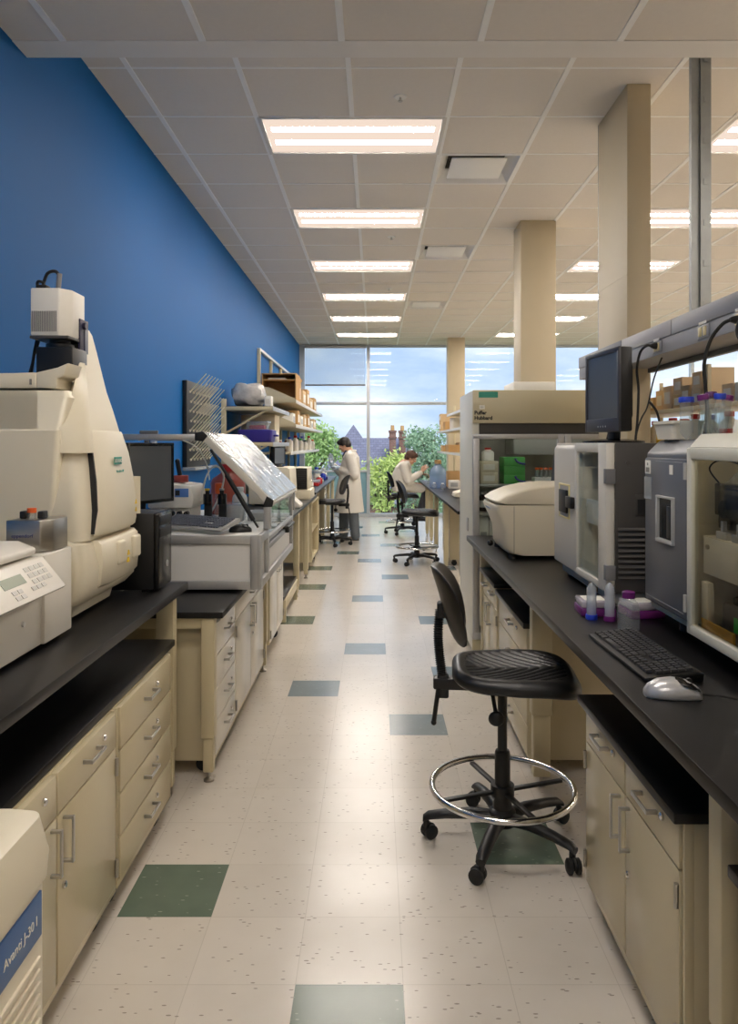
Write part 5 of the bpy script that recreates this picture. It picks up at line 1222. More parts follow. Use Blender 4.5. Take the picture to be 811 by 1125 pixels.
# ---- shelves beyond the beam ----------------------------------------------
t = thing('reagent_shelf', 'pale two-level shelf beyond the service beam holding small boxes and bottles', 'shelving', (1.78, 3.2, 0))
for z in (1.50, 1.725):
    part(MB().box(1.62, 1.92, 1.9, 4.9, z - .022, z, .003), 'shelf_board', BEIGE_L, t)
for y in (2.0, 3.69, 4.86):
    m = MB(); m.box(1.655, 1.675, y, y + .02, 0, 1.93, .002); part(m, 'upright', BEIGE_L, t)
    m = MB(); m.box(1.87, 1.89, y, y + .02, 0, 1.93, .002); part(m, 'upright', BEIGE_L, t)
CARD_LIT = pm('lit_kraft_box', (230, 206, 170), .8, var=.06)  # room light on the reagent boxes, put into a paler kraft colour
SB = 'small cardboard boxes on the far reagent shelf'
spots = [(4.62, .10, .07, 0), (4.50, .10, .085, 1), (4.38, .11, .12, 0), (4.24, .12, .135, 0), (4.10, .12, .08, 2), (4.10, .12, .15, 3), (3.98, .11, .12, 1), (3.86, .11, .09, 0), (3.86, .11, .09, 4), (3.745, .07, .19, 0), (3.50, .11, .09, 0), (3.38, .11, .09, 5), (3.26, .11, .12, 0)]
labs = ['low cardboard box at the far left end of the reagent shelf, by the chase', 'cardboard box second from the far left on the reagent shelf', 'cardboard box with peaked lid, third from the far left on the reagent shelf', 'tall cardboard box with peaked lid left of the white bag on the reagent shelf',
        'low cardboard box in the centre of the reagent shelf under another box', 'upper cardboard box stacked in the centre of the reagent shelf', 'cardboard box right of the centre stack on the reagent shelf', 'lower cardboard box near the shelf upright, left side',
        'upper cardboard box near the shelf upright, left side', 'tall narrow cardboard box just left of the shelf upright', 'cardboard box just right of the shelf upright', 'white cardboard box near the plastic mound on the reagent shelf', 'cardboard box at the right picture edge on the reagent shelf']
top_of = {}
for (y, w, h, k), lab in zip(spots, labs):
    zz = 1.726
    if k in (3, 4): zz = top_of[y] + .001
    h_ = h if k != 3 else .09
    carton('cardboard_box', lab, 1.66 + rnd.uniform(0, .02), 1.80, y - w / 2, y + w / 2, zz, zz + h_, PAPER if k == 5 else (CARD2 if k in (1, 2) else CARD_LIT), SB, lbl=PAPER, face='nx')
    top_of[y] = zz + h_
t = thing('plastic_bag', 'crumpled white plastic bag mounded on the reagent shelf behind the boxes', 'bag', (1.84, 3.45, 1.726))
m = MB(); m.ball((1.86, 3.42, 1.826), .055, .17, .10, 20, 14)
for v in m.bm.verts: v.co += Vector((rnd.uniform(-.008, .008), rnd.uniform(-.012, .012), rnd.uniform(-.008, .008) if v.co.z > 1.74 else 0))
part(m, 'film', pm('bag_film', (226, 224, 220), .4), t)
BB = 'white bottles on the lower reagent shelf'
for k, (y, cap, r, h, lb, lab) in enumerate(((4.55, REDP, .04, .2, None, 'white bottle with red cap at the far left of the lower reagent shelf'), (4.42, REDP, .04, .19, YELLOW, 'white bottle with yellow label beside the hanging cords'), (4.28, REDP, .045, .21, None, 'white bottle with red cap right of the tied cables'),
        (4.12, ORANGEP, .05, .20, PAPER, 'white bottle with orange band, lower shelf centre'), (3.98, REDP, .045, .22, ORANGEP, 'white bottle with orange label and red cap, left of the blue-capped tube'), (3.80, BLUEP, .045, .21, None, 'white bottle with blue cap behind the upright tube'),
        (3.60, REDP, .045, .22, REDP, 'white bottle with red label behind the leaning tubes'), (3.45, WHITEP, .05, .2, None, 'white bottle behind the beaker on the lower reagent shelf'))):
    bottle('bottle', lab, (1.72, y, 1.501), r, h - .03, WHITEP, cap, BB, lbl=lb)
# ================================================================== SHELVES AND SMALL THINGS ON THE FAR BENCHES
def bracket(mb, x0, x1, y, z, h=.16):
    mb.prism([(x0, z), (x1, z), (x1, z + .03), (x0 + .12, z + h), (x0, z + h)], 'Y', y, y + .006)
# ---- near left shelf -------------------------------------------------
xs = WL
t = thing('wall_shelf', 'beige two-tier wall shelf holding the plastic-wrapped bundle and the indigo case', 'shelving', (-1.32, 8.4, 1.5))
for z in (1.92, 1.55):
    m = MB(); m.box(xs + .02, -1.055, 7.66, 9.1, z - .04, z, .003); m.mi = 1; m.box(-1.056, -1.05, 7.66, 9.1, z - .045, z + .002, .002); m.mi = 2; m.box(xs + .03, -1.06, 7.67, 9.09, z, z + .003); part(m, 'shelf_board', [BEIGE_L, ALU, BLACKTOP], t)
for y in (7.66, 9.06):
    m = MB(); m.box(xs, xs + .05, y, y + .045, .92, 2.0, .004); part(m, 'upright', BEIGE_L, t)
    m = MB(); m.tube([(xs + .04, y + .02, 1.64), (-1.12, y + .02, 1.885)], .012, 8); part(m, 'brace', BEIGE_L, t)
    m = MB(); m.tube([(xs + .04, y + .02, 1.30), (-1.12, y + .02, 1.515)], .012, 8); part(m, 'brace', BEIGE_L, t)
t = thing('wrapped_bundle', 'equipment bundled in crumpled clear plastic on the upper wall shelf', 'bundle', (-1.345, 7.95, 1.924))
m = MB(); m.ball((-1.345, 7.95, 2.055), .18, .17, .128, 26, 18)
for v in m.bm.verts:
    d = Vector((math.sin(v.co.x * 61 + v.co.z * 40), math.sin(v.co.y * 57), math.sin(v.co.z * 70 + v.co.x * 30))) * .012
    c = v.co - Vector((-1.345, 7.95, 2.055)); k = max(abs(c.x) / .18, abs(c.y) / .17, abs(c.z) / .128); l = math.sqrt((c.x / .18) ** 2 + (c.y / .17) ** 2 + (c.z / .128) ** 2)
    f = (l / max(k, .01)) ** .55; v.co = Vector((-1.345, 7.95, 2.055)) + Vector((c.x, c.y, c.z)) * f + d; v.co.z = max(v.co.z, 1.926)
part(m, 'plastic_wrap', pm('crumpled_film', (186, 182, 176), .25, var=.5, vscale=14, bump=1., bscale=40), t)
m = MB(); m.box(-1.45, -1.24, 7.9, 8.0, 1.94, 2.08, .02); part(m, 'contents', CHAR, t)
carton('carton', 'small white carton beside the plastic-wrapped bundle on the upper wall shelf', -1.155, -1.085, 7.75, 7.9, 1.924, 2.035, PAPER, lbl=OFFW)
t = thing('storage_case', 'indigo plastic carrying case on the lower wall shelf', 'case', (-1.245, 7.85, 1.554))
m = MB(); m.loft([ring4(-1.40, -1.08, 7.7, 8.0, 1.554, .03), ring4(-1.425, -1.065, 7.68, 8.02, 1.64, .03), ring4(-1.425, -1.065, 7.68, 8.02, 1.675, .03), ring4(-1.41, -1.08, 7.69, 8.01, 1.682, .03)]); part(m, 'body', NAVYP, t)
m = MB(); m.box(-1.068, -1.02, 7.8, 7.9, 1.61, 1.63, .006); part(m, 'handle', NAVYP, t)
t = thing('food_box', 'clear lidded container with pink contents on top of the indigo case', 'container', (-1.24, 7.85, 1.684))
m = MB(); m.loft([ring4(-1.34, -1.13, 7.76, 7.95, 1.684, .02), ring4(-1.355, -1.12, 7.75, 7.96, 1.755, .02)]); part(m, 'body', CLEARP, t)
m = MB(); m.loft([ring4(-1.362, -1.113, 7.743, 7.967, 1.755, .02), ring4(-1.362, -1.113, 7.743, 7.967, 1.77, .02)]); part(m, 'lid', FROST, t)
m = MB(); m.box(-1.32, -1.16, 7.78, 7.93, 1.69, 1.73, .01); part(m, 'contents', pm('pink_contents', (222, 110, 130), .5), t)
carton('carton', 'large beige carton at the back of the lower wall shelf behind the indigo case', -1.50, -1.12, 8.3, 8.7, 1.554, 1.86, pm('beige_board', (214, 202, 176), .7), lbl=PAPER)
bottle('bottle', 'white spray bottle on the lower wall shelf beside the indigo case', (-1.10, 8.25, 1.554), .03, .13, WHITEP, WHITEP)
# ---- far left shelves --------------------------------------------------
t = thing('wall_shelf', 'long beige wall shelving with three tiers of boxes and bottles near the window', 'shelving', (-1.32, 12.4, 1.3))
for y in (10.0, 11.15, 12.3, 13.45, 14.6):
    m = MB(); m.box(xs, xs + .045, y, y + .04, .92, 2.82, .003); part(m, 'upright', BEIGE_L, t)
m = MB(); m.box(xs, xs + .045, 10.0, 14.64, 2.79, 2.83, .003); part(m, 'top_rail', pm('pale_rail', (200, 204, 206), .4), t)
for z, x1 in ((2.115, -1.06), (1.786, -1.06), (1.42, -1.13)):
    m = MB(); m.box(xs + .05, x1, 9.95, 15.0, z - .028, z, .003); m.mi = 1; m.box(x1 - .002, x1 + .004, 9.95, 15.0, z - .035, z + .012, .002); part(m, 'shelf_board', [BEIGE_L, PANELW], t)
    if z > 1.5:
        m = MB(); bracket(m, xs + .05, x1, 9.943, z - .01, .19); part(m, 'end_bracket', BEIGE_L, t)
t = thing('open_box', 'large open-fronted brown box on the top tier of the far left shelving', 'box', (-1.30, 10.3, 2.116))
x0, x1, y0, y1, z0, z1 = -1.53, -1.065, 10.02, 10.55, 2.116, 2.49
m = MB(); m.box(x0, x1, y0, y1, z0, z0 + .012); m.box(x0, x1, y0, y1, z1 - .012, z1); m.box(x0, x0 + .012, y0, y1, z0, z1); m.box(x1 - .012, x1, y0, y1, z0, z1); m.box(x0, x1, y1 - .012, y1, z0, z1); part(m, 'box_shell', CARD, t)
m = MB(); m.box(x0 + .02, x1 - .02, y0 + .03, y1 - .03, z0 + .28, z0 + .292); part(m, 'inner_shelf', CARD, t)
m = MB(); m.box(-1.45, -1.22, 10.1, 10.4, z0 + .293, z0 + .32, .004); part(m, 'folded_papers', PAPER, t)
FG = 'boxes on the far left shelving'
for y0, d, x0, h, mt, z, lab in ((10.75, .42, -1.5, .33, CARD, 2.116, 'kraft box on the top left tier right behind the large open box'), (11.3, .5, -1.42, .24, CARD2, 2.116, 'paler kraft box on the top left tier, second behind the open box'), (11.95, .4, -1.45, .3, CARD, 2.116, 'kraft box on the top left tier, third behind the open box'),
        (12.6, .6, -1.40, .2, CARD2, 2.116, 'low pale box on the top left tier towards the window'), (13.5, .5, -1.42, .26, CARD, 2.116, 'kraft box on the top left tier, last before the window'),
        (10.1, .3, -1.5, .17, PAPER, 1.787, 'white box on the middle left tier at its near end'), (10.5, .3, -1.4, .22, CARD, 1.787, 'kraft box on the middle left tier, second from the near end'), (10.95, .35, -1.4, .16, PAPER, 1.787, 'white box on the middle left tier, third from the near end'), (11.5, .35, -1.4, .2, CARD2, 1.787, 'pale kraft box on the middle left tier, fourth from the near end'),
        (12.1, .4, -1.4, .23, CARD, 1.787, 'kraft box on the middle left tier, fifth from the near end'), (12.8, .4, -1.4, .15, PAPER, 1.787, 'low white box on the middle left tier towards the window'), (13.5, .5, -1.4, .2, CARD2, 1.787, 'pale kraft box on the middle left tier, last before the window')):
    carton('cardboard_box', lab, x0, -1.09 - rnd.uniform(0, .03), y0, y0 + d, z, z + h, mt, FG, lbl=PAPER if mt is not PAPER else LGREY, face='px', flaps=(h > .3))
tag(MB().box(-1.15, -1.09, 10.60, 10.70, 2.116, 2.19, .012).build('red_pouch', REDP), 'small red pouch between the open box and the kraft box on the top tier', 'pouch')
cols = [(REDP, WHITEP), (WHITEP, BLUEP), (pm('amber_glass', (120, 66, 28), .15), WHITEP), (WHITEP, REDP), (BLUEP, WHITEP), (WHITEP, GREENL), (pm('amber_glass', (120, 66, 28), .15), BLACKP), (WHITEP, BLACKP), (CLEARP, BLUEP), (WHITEP, REDP), (pm('navy_plastic', (30, 44, 92), .4), WHITEP), (WHITEP, ORANGEP)]
nm = ['red bottle with white cap', 'white bottle with blue cap', 'amber bottle with white cap', 'white bottle with red cap', 'blue bottle with white cap', 'white bottle with green cap', 'amber bottle with black cap', 'white bottle with black cap', 'clear bottle with blue cap', 'tall white bottle with red cap', 'navy bottle with white cap', 'white bottle with orange cap']
for k in range(12):
    y = 10.15 + .38 * k; h = (.17, .21, .19, .24, .16, .2, .22, .18, .25, .26, .17, .2)[k]
    bottle('bottle', nm[k] + ' on the lowest tier of the far left shelving' + ('' if k % 2 else ', set back'), (-1.19 - (.11 if k % 2 == 0 else .02), y, 1.421), .05, h, cols[k][0], cols[k][1], 'bottles on the far left shelving', lbl=PAPER if k % 3 else None)
# ---- on the open black bench -------------------------------------------
t = thing('plate_reader', 'beige box instrument on the open black bench beyond the white enclosure', 'lab instrument', (-1.1, 8.0, .886))
m = MB(); m.prism([(-1.32, .90), (-.90, .90), (-.875, 1.0), (-.89, 1.27), (-.92, 1.285), (-1.32, 1.285)], 'Y', 7.75, 8.35, .008)
for x in (-1.28, -.94):
    for y in (7.8, 8.3): m.cyl((x, y, .886), (x, y, .902), .015, n=10)
part(m, 'housing', CREAM, t)
m = MB(); m.box(-1.25, -1.0, 7.744, 7.752, 1.12, 1.2, .002); part(m, 'panel', LGREY, t)
t = thing('monitor', 'small black monitor seen edge-on above the beige box instrument', 'monitor', (0, 0, 0))
monitor_parts(t, .30, .20, .04, .02)
m = MB(); m.box(-.03, .03, .03, .06, .01, .10, .006); part(m, 'neck', BLACKP, t)
m = MB(); m.lathe([(.001, 0), (.09, 0), (.09, .008), (.04, .014), (.001, .014)], (0, .045, 0), 20); part(m, 'base', BLACKP, t)
t.location = (-1.03, 8.0, 1.2865); t.rotation_euler = (0, 0, R(74))
t = thing('power_supply', 'cream instrument with a black grille face on the open black bench', 'lab instrument', (-.9, 8.85, .886))
m = MB(); m.box(-1.15, -.75, 8.62, 9.2, .886, 1.0, .006); m.box(-1.14, -.78, 8.63, 9.18, 1.0, 1.255, .008); part(m, 'housing', CREAM, t)
m = MB(); m.box(-1.0, -.79, 8.61, 8.632, 1.01, 1.25, .004)
for k in range(9): m.box(-.99, -.80, 8.604, 8.612, 1.025 + .024 * k, 1.035 + .024 * k, .001)
part(m, 'grille', BLACKP, t)
t = thing('balance', 'white slope-fronted balance at the near edge of the open black bench', 'lab instrument', (-.85, 7.6, .886))
m = MB(); m.prism([(-1.0, .89), (-.75, .89), (-.75, .92), (-.84, 1.0), (-1.0, 1.01)], 'Y', 7.44, 7.70, .006); part(m, 'housing', OFFW, t)
m = MB(); m.lathe([(.001, 1.01), (.02, 1.01), (.02, 1.02), (.07, 1.022), (.07, 1.028), (.001, 1.028)], (-.93, 7.58, 0), 20); part(m, 'pan', STEEL, t)
for k, (x, y, r, h, a, b, lab) in enumerate(((-.86, 9.3, .04, .20, WHITEP, WHITEP, 'tall white wash bottle beyond the black-grilled instrument'), (-1.0, 9.35, .05, .15, CLEARP, PURPLE, 'clear bottle with purple cap beyond the black-grilled instrument'), (-1.05, 9.75, .06, .22, WHITEP, WHITEP, 'large white bottle at the near end of the farthest left bench'),
        (-.86, 9.95, .035, .21, CLEARP, PURPLE, 'spray bottle with purple nozzle on the farthest left bench'), (-.90, 10.4, .04, .16, CLEARP, BLUEP, 'clear bottle with blue cap on the farthest left bench'), (-1.02, 10.8, .05, .2, WHITEP, REDP, 'white bottle with red cap on the farthest left bench'), (-.88, 11.7, .05, .12, REDP, WHITEP, 'red tub with white lid before the standing researcher'),
        (-.98, 12.4, .06, .24, CLEARP, BLUEP, 'tall clear bottle with blue cap on the left bench near the window'), (-.9, 12.9, .05, .14, BLUEP, WHITEP, 'blue tub with white lid on the left bench near the window'), (-.94, 13.6, .06, .18, CLEARP, WHITEP, 'clear jar with white lid at the window end of the left bench'))):
    bottle('bottle', lab, (x, y, .906 if y > 9.5 else .886), r, h, a, b, 'bottles on the far left benches', lbl=PAPER if k % 2 else None)
for k, (y, mt, lab) in enumerate(((11.15, REDP, 'red tube rack on the left bench in front of the standing researcher'), (11.45, pm('magenta_plastic', (176, 44, 96), .4), 'magenta tube rack on the left bench beside the red rack'), (12.1, PAPER, 'white tip box on the left bench near the window'), (13.2, NAVYP, 'indigo tip box at the window end of the left bench'))):
    t = thing('tip_box', lab, 'rack', (-.9, y, .906)); m = MB(); m.box(-.97, -.84, y - .06, y + .06, .906, .955, .005); part(m, 'base', mt, t)
    m = MB(); m.box(-.968, -.842, y - .058, y + .058, .956, .985, .006); part(m, 'lid', FROST, t)
carton('carton', 'low beige carton on the farthest left bench below the shelving', -1.3, -1.08, 10.0, 10.25, .906, 1.06, CARD2, lbl=PAPER)
# ---- far right bench -------------------------------------------------------
t = thing('bench_shelf', 'pale three-tier shelf above the far right bench behind the refrigerator', 'shelving', (1.26, 11.1, .906))
for z, y0, y1 in ((1.97, 9.4, 11.2), (1.745, 9.4, 13.0), (1.41, 9.4, 13.0)):
    m = MB(); m.box(1.09, 1.40, y0, y1, z - .025, z, .003); m.mi = 1; m.box(1.085, 1.092, y0, y1, z - .03, z + .004); part(m, 'shelf_board', [BEIGE_L, PANELW], t)
for y in (9.42, 11.16, 12.94):
    m = MB(); m.box(1.37, 1.41, y, y + .04, .906, 2.2, .003); part(m, 'upright', BEIGE_L, t)
RG2 = 'boxes on the far right shelf'
for x0, y0, d, h, z, mt, lab, fl in ((1.1, 12.4, .3, .15, 1.746, CARD2, 'pale kraft box on the far right shelf, lower of the stacked pair', False), (1.1, 12.4, .3, .14, 1.898, CARD2, 'pale kraft box on the far right shelf, upper of the stacked pair', False), (1.11, 11.7, .4, .14, 1.746, CARD, 'brown box in the middle of the far right shelf', True), (1.12, 10.7, .4, .17, 1.746, PAPER, 'white box on the far right shelf nearest the refrigerator', False),
        (1.1, 11.9, .5, .1, 1.411, CARD, 'low open brown box on the lower far right shelf, by the window side', True), (1.1, 11.1, .5, .11, 1.411, CARD, 'low open brown box on the lower far right shelf, nearer the refrigerator', True)):
    carton('cardboard_box', lab, x0, x0 + .24, y0, y0 + d, z, z + h, mt, RG2, flaps=fl, lbl=None if fl else PAPER, face='nx')
t = thing('water_bottle', 'large pale blue carboy with brown cap on the far right bench', 'carboy', (.90, 10.6, .906))
m = MB(); m.lathe([(.001, .906), (.11, .906), (.12, .92), (.12, 1.06), (.115, 1.075), (.12, 1.09), (.118, 1.13), (.10, 1.18), (.06, 1.215), (.045, 1.23), (.045, 1.25), (.001, 1.25)], (.90, 10.6, 0), 28); part(m, 'body', clear('carboy_plastic', (212, 226, 246), body=(176, 198, 232), body_fac=.5, rough=.1), t)
m = MB(); m.lathe([(.001, 1.25), (.05, 1.25), (.05, 1.30), (.04, 1.305), (.001, 1.305)], (.90, 10.6, 0), 20); part(m, 'cap', CARD, t)
m = MB(); m.lathe([(.1205, .95), (.1215, .95), (.1215, 1.05), (.1205, 1.05)], (.90, 10.6, 0), 28); part(m, 'label', LGREY, t) if False else m.bm.free()
carton('cardboard_box', 'open brown carton on the far right bench behind the pale blue carboy', 1.06, 1.30, 10.8, 11.1, .907, 1.13, CARD, lbl=None, flaps=True)
carton('carton', 'cream carton in front of the open brown carton on the far right bench', 1.04, 1.19, 10.4, 10.55, .906, 1.02, PAPER, lbl=LGREY)
t = thing('balance', 'cream electronic balance at the near end of the far right bench', 'balance', (1.1, 8.8, .906))
m = MB(); m.prism([(.93, .91), (1.25, .91), (1.25, 1.0), (1.05, .99), (.94, .955)], 'Y', 8.65, 9.0, .006); part(m, 'housing', CREAM, t)
m = MB(); m.box(1.08, 1.22, 8.72, 8.92, 1.0, 1.012, .003); part(m, 'pan', STEEL, t)
for k, (x, y, lab) in enumerate(((.83, 10.35, 'small clear flask in front of the pale blue carboy, left of two'), (.93, 10.2, 'small clear flask in front of the pale blue carboy, right of two'), (.84, 11.6, 'small clear flask under the seated researcher\'s hands'))):
    bottle('flask', lab, (x, y, .906), .035, .09, CLEARP, WHITEP, 'small flasks on the far right bench', cat='flask')
# ================================================================== PEOPLE
SKIN = pm('skin', (206, 160, 134), .5, var=.06, vscale=12)
HAIRB = pm('black_hair', (26, 22, 22), .45, var=.3, vscale=90, stretch=(1, 1, 4)); HAIRN = pm('brown_hair', (82, 54, 40), .45, var=.3, vscale=90, stretch=(1, 1, 4))
COAT = pm('white_cotton', (224, 220, 212), .8, var=.03, bump=.25, bscale=30)
JEANS = pm('grey_blue_denim', (104, 112, 120), .8, var=.12, vscale=40, bump=.2, bscale=60); TROUS = pm('dark_trousers', (52, 54, 62), .8, var=.1, vscale=30)
GLOVE = pm('pale_blue_glove', (178, 196, 214), .5, var=.05); SHOE = pm('brown_suede', (122, 104, 88), .8, var=.12, vscale=30); SHIRT = pm('navy_shirt', (44, 48, 74), .8, var=.1)
def baked(mb, name, mat, parent, voxel=.01, smooth=4, label=None):
    me = bpy.data.meshes.new(name); bmesh.ops.recalc_face_normals(mb.bm, faces=mb.bm.faces); mb.bm.to_mesh(me); mb.bm.free()
    ob = bpy.data.objects.new('bake', me); COL.objects.link(ob)
    r = ob.modifiers.new('r', 'REMESH'); r.mode = 'VOXEL'; r.voxel_size = voxel
    if smooth: s_ = ob.modifiers.new('s', 'SMOOTH'); s_.iterations = smooth; s_.factor = .5
    bpy.context.view_layer.update()
    m2 = bpy.data.meshes.new_from_object(ob.evaluated_get(bpy.context.evaluated_depsgraph_get()))
    bpy.data.objects.remove(ob)
    m2.transform(Matrix.Translation(-ORG[parent])); m2.materials.clear(); m2.materials.append(mat); m2.name = name
    for p in m2.polygons: p.use_smooth = True
    o = bpy.data.objects.new(name, m2); COL.objects.link(o); o.parent = parent; ORG[o] = ORG[parent]
    if label: o['label'] = label
    return o
def limb(mb, pts, rad, n=12):
    P = []; Q = []
    for i in range(len(pts) - 1):
        for k in range(6):
            f = k / 6; P.append(Vector(pts[i]).lerp(Vector(pts[i + 1]), f)); Q.append(rad[i] + (rad[i + 1] - rad[i]) * f)
    P.append(Vector(pts[-1])); Q.append(rad[-1]); mb.tube(P, 0, n, radii=Q)
    for p, r in zip(pts, rad): mb.ball(p, r, u=12, v=8)
def hand(mb, wrist, d, up, curl=35, r=1.):
    """palm, four bent fingers of unequal length and a thumb; d = pointing direction, up = back of the hand"""
    d = Vector(d).normalized(); up = Vector(up); up = (up - d * up.dot(d)).normalized(); sd = d.cross(up)
    w = Vector(wrist); c = w + d * .055
    pts = [w + d * .01, w + d * .09]
    mb.M = Matrix.Translation(c) @ Matrix((tuple(d) + (0,), tuple(sd) + (0,), tuple(up) + (0,), (0, 0, 0, 1))).transposed()
    mb.box(-.05, .045, -.041, .041, -.013, .013, .012, 3); mb.M = None
    for k, (o, l) in enumerate(((-.031, .066), (-.0105, .076), (.0105, .072), (.031, .056))):
        p = c + d * .04 + sd * o; q = [p]; a = 0
        for seg, f in ((.45, .5), (.3, 1.), (.25, 1.)):
            a += R(curl) * f; q.append(q[-1] + (d * math.cos(a) - up * math.sin(a)) * l * seg)
        limb(mb, q, (.0092 * r, .0088 * r, .008 * r, .007 * r), 8)
    p = c - d * .025 - sd * .036; limb(mb, [p, p + (d * .55 - sd * .6 - up * .45) * .04, p + (d * .95 - sd * .5 - up * .7) * .062], (.012, .010, .008), 8)
def head(body, hair, M, parent, hm, fringe=.0):
    """head in its own frame (face +X, crown +Z, origin at the centre of the head), added to the body mesh"""
    body.M = M
    body.ball((-.008, 0, .03), .095, .075, .088, 20, 14); body.ball((.022, 0, -.03), .064, .058, .078, 18, 12); body.ball((.045, 0, -.082), .036, .034, .026, 14, 8)
    limb(body, [(.078, 0, .018), (.098, 0, -.02), (.086, 0, -.028)], (.011, .014, .012), 8)
    body.ball((.074, 0, -.062), .018, .026, .009); body.ball((.072, 0, -.073), .016, .022, .008)
    body.ball((.08, 0, .026), .014, .05, .01)
    for s_ in (-1, 1):
        body.ball((-.004, s_ * .075, -.004), .018, .009, .032, 12, 8); body.ball((.05, s_ * .036, -.025), .03, .02, .025)
    limb(body, [(-.02, 0, -.05), (-.035, 0, -.15)], (.052, .056)); body.M = None
    hair.M = M
    hair.ball((-.016, 0, .042), .101, .083, .09, 22, 16); hair.ball((-.05, 0, -.005), .066, .074, .075, 18, 12); hair.ball((.05, 0, .085), .05, .066, .032, 18, 10)
    hair.ball((.07, .02, .07), .025, .04, .022)
    for s_ in (-1, 1): hair.ball((-.012, s_ * .072, .018), .035, .014, .045)
    hair.M = None
    for s_ in (-1, 1):
        m = MB(); m.M = M; m.ball((.079, s_ * .032, .004), .009, .012, .007, 10, 8); m.M = None; e = part(m, 'eye', PAPER, parent)
        m = MB(); m.M = M; m.ball((.0868, s_ * .032, .003), .003, .0055, .0055, 8, 6); m.M = None; part(m, 'iris', INK, e)
    baked(hair, 'hair', hm, parent, .008, 3)
def shoe(parent, x, y, ang, mat, z=0.):
    m = MB(); m.M = Matrix.Translation((x, y, z)) @ Matrix.Rotation(R(ang), 4, 'Z')
    rings = []
    for px, w, h in ((-.085, .022, .05), (-.07, .034, .085), (-.03, .038, .09), (.03, .041, .07), (.09, .047, .05), (.14, .045, .042), (.175, .03, .03), (.188, .012, .018)):
        rings.append([(px, w * math.cos(2 * math.pi * k / 16), max(0.0, h / 2 + h / 2 * math.sin(2 * math.pi * k / 16))) for k in range(16)])
    m.loft(rings); m.M = None; s_ = part(m, 'shoe', mat, parent, sharp=70)
    m = MB(); m.M = Matrix.Translation((x, y, z)) @ Matrix.Rotation(R(ang), 4, 'Z'); m.loft([ring4(-.088, .19, -.046, .046, 0, .044), ring4(-.088, .19, -.046, .046, .014, .044)]); m.M = None; part(m, 'sole', RUBBER, s_)
# ---- standing researcher (facing the left bench) ---------------------------
bx_, by_ = -.405, 11.95
t = thing('person', 'person standing in a white lab coat and grey jeans, pulling on pale gloves', 'person', (bx_, by_, 0))
G = Matrix.Translation((bx_, by_, 0)) @ Matrix.Rotation(R(176), 4, 'Z')
V = lambda x, y, z: G @ Vector((x, y, z))
body = MB()
limb(body, [V(-.01, 0, .92), V(-.015, 0, 1.12), V(-.02, 0, 1.32)], (.125, .115, .12), 14)
limb(body, [V(-.02, .16, 1.34), V(-.02, 0, 1.36), V(-.02, -.16, 1.34)], (.06, .07, .06))
LW, RW = V(.16, .10, 1.14), V(.30, -.10, 1.215)
limb(body, [V(-.02, .19, 1.33), V(-.09, .22, 1.055), LW], (.052, .044, .028)); limb(body, [V(0, -.19, 1.33), V(.155, -.2, 1.06), RW], (.052, .044, .028))
for s_, hx, kx, fx in ((1, -.02, -.06, -.09), (-1, .0, .10, .12)):
    limb(body, [V(hx, s_ * .09, .88), V(kx, s_ * .10, .48), V(fx, s_ * .105, .08)], (.085, .058, .04))
hand(body, LW, G.to_3x3() @ Vector((.8, -.5, .35)), G.to_3x3() @ Vector((-.2, .5, .8)), 30)
hand(body, RW, G.to_3x3() @ Vector((.18, .1, .95)), G.to_3x3() @ Vector((.3, -.9, .1)), 18)
hair = MB()
HM = G @ Matrix.Translation((.085, 0, 1.515)) @ Matrix.Rotation(R(28), 4, 'Y')
limb(body, [V(-.015, 0, 1.36), V(.05, 0, 1.45)], (.062, .055))
head(body, hair, HM, t, HAIRB)
baked(body, 'body', SKIN, t, .007, 2)
for w, d, u, c_ in ((LW, (.8, -.5, .35), (-.2, .5, .8), 30), (RW, (.18, .1, .95), (.3, -.9, .1), 18)):
    m = MB(); D = G.to_3x3() @ Vector(d); hand(m, w, D, G.to_3x3() @ Vector(u), c_, 1.2)
    m2 = m; m2.tube([w - D.normalized() * .05, w + D.normalized() * .03], 0, 12, radii=[.038, .036])
    for v in m.bm.verts: pass
    baked(m, 'glove', GLOVE, t, .0055, 1)
coat = MB()
def oval(cx, cy, z, a, b, n=24): return [V(cx + a * math.cos(2 * math.pi * k / n), cy + b * math.sin(2 * math.pi * k / n), z) for k in range(n)]
coat.loft([oval(.02, 0, .44, .255, .275), oval(.02, 0, .6, .235, .262), oval(.01, 0, .85, .20, .24), oval(0, 0, 1.02, .17, .215), oval(-.01, 0, 1.2, .155, .215), oval(-.02, 0, 1.32, .135, .215), oval(-.02, 0, 1.39, .09, .14), oval(-.01, 0, 1.425, .072, .085)])
limb(coat, [V(-.02, .18, 1.335), V(-.10, .225, 1.045), V(.115, .12, 1.115)], (.088, .078, .058)); limb(coat, [V(0, -.18, 1.335), V(.16, -.2, 1.055), V(.27, -.125, 1.17)], (.088, .075, .055))
coat.tube([V(-.012 + .082 * math.cos(a_ * math.pi / 12), .088 * math.sin(a_ * math.pi / 12), 1.425 - .05 * max(0, math.cos(a_ * math.pi / 12))) for a_ in range(24)], .02, 8, closed=True)
ct = baked(coat, 'lab_coat', COAT, t, .012, 3)
m = MB(); m.M = G; m.prism([(.0, -.085), (.0, .085), (.0, .02)][:3], 'Z', 1.2, 1.21) if False else None
m.loft([[(.118, -.004, 1.2), (.118, .004, 1.2), (.09, .004, 1.2), (.09, -.004, 1.2)], [(.12, -.04, 1.34), (.12, .04, 1.34), (.08, .04, 1.34), (.08, -.04, 1.34)], [(.07, -.07, 1.43), (.07, .07, 1.43), (.03, .07, 1.43), (.03, -.07, 1.43)]]); m.M = None
part(m, 'shirt', SHIRT, t)
m = MB()
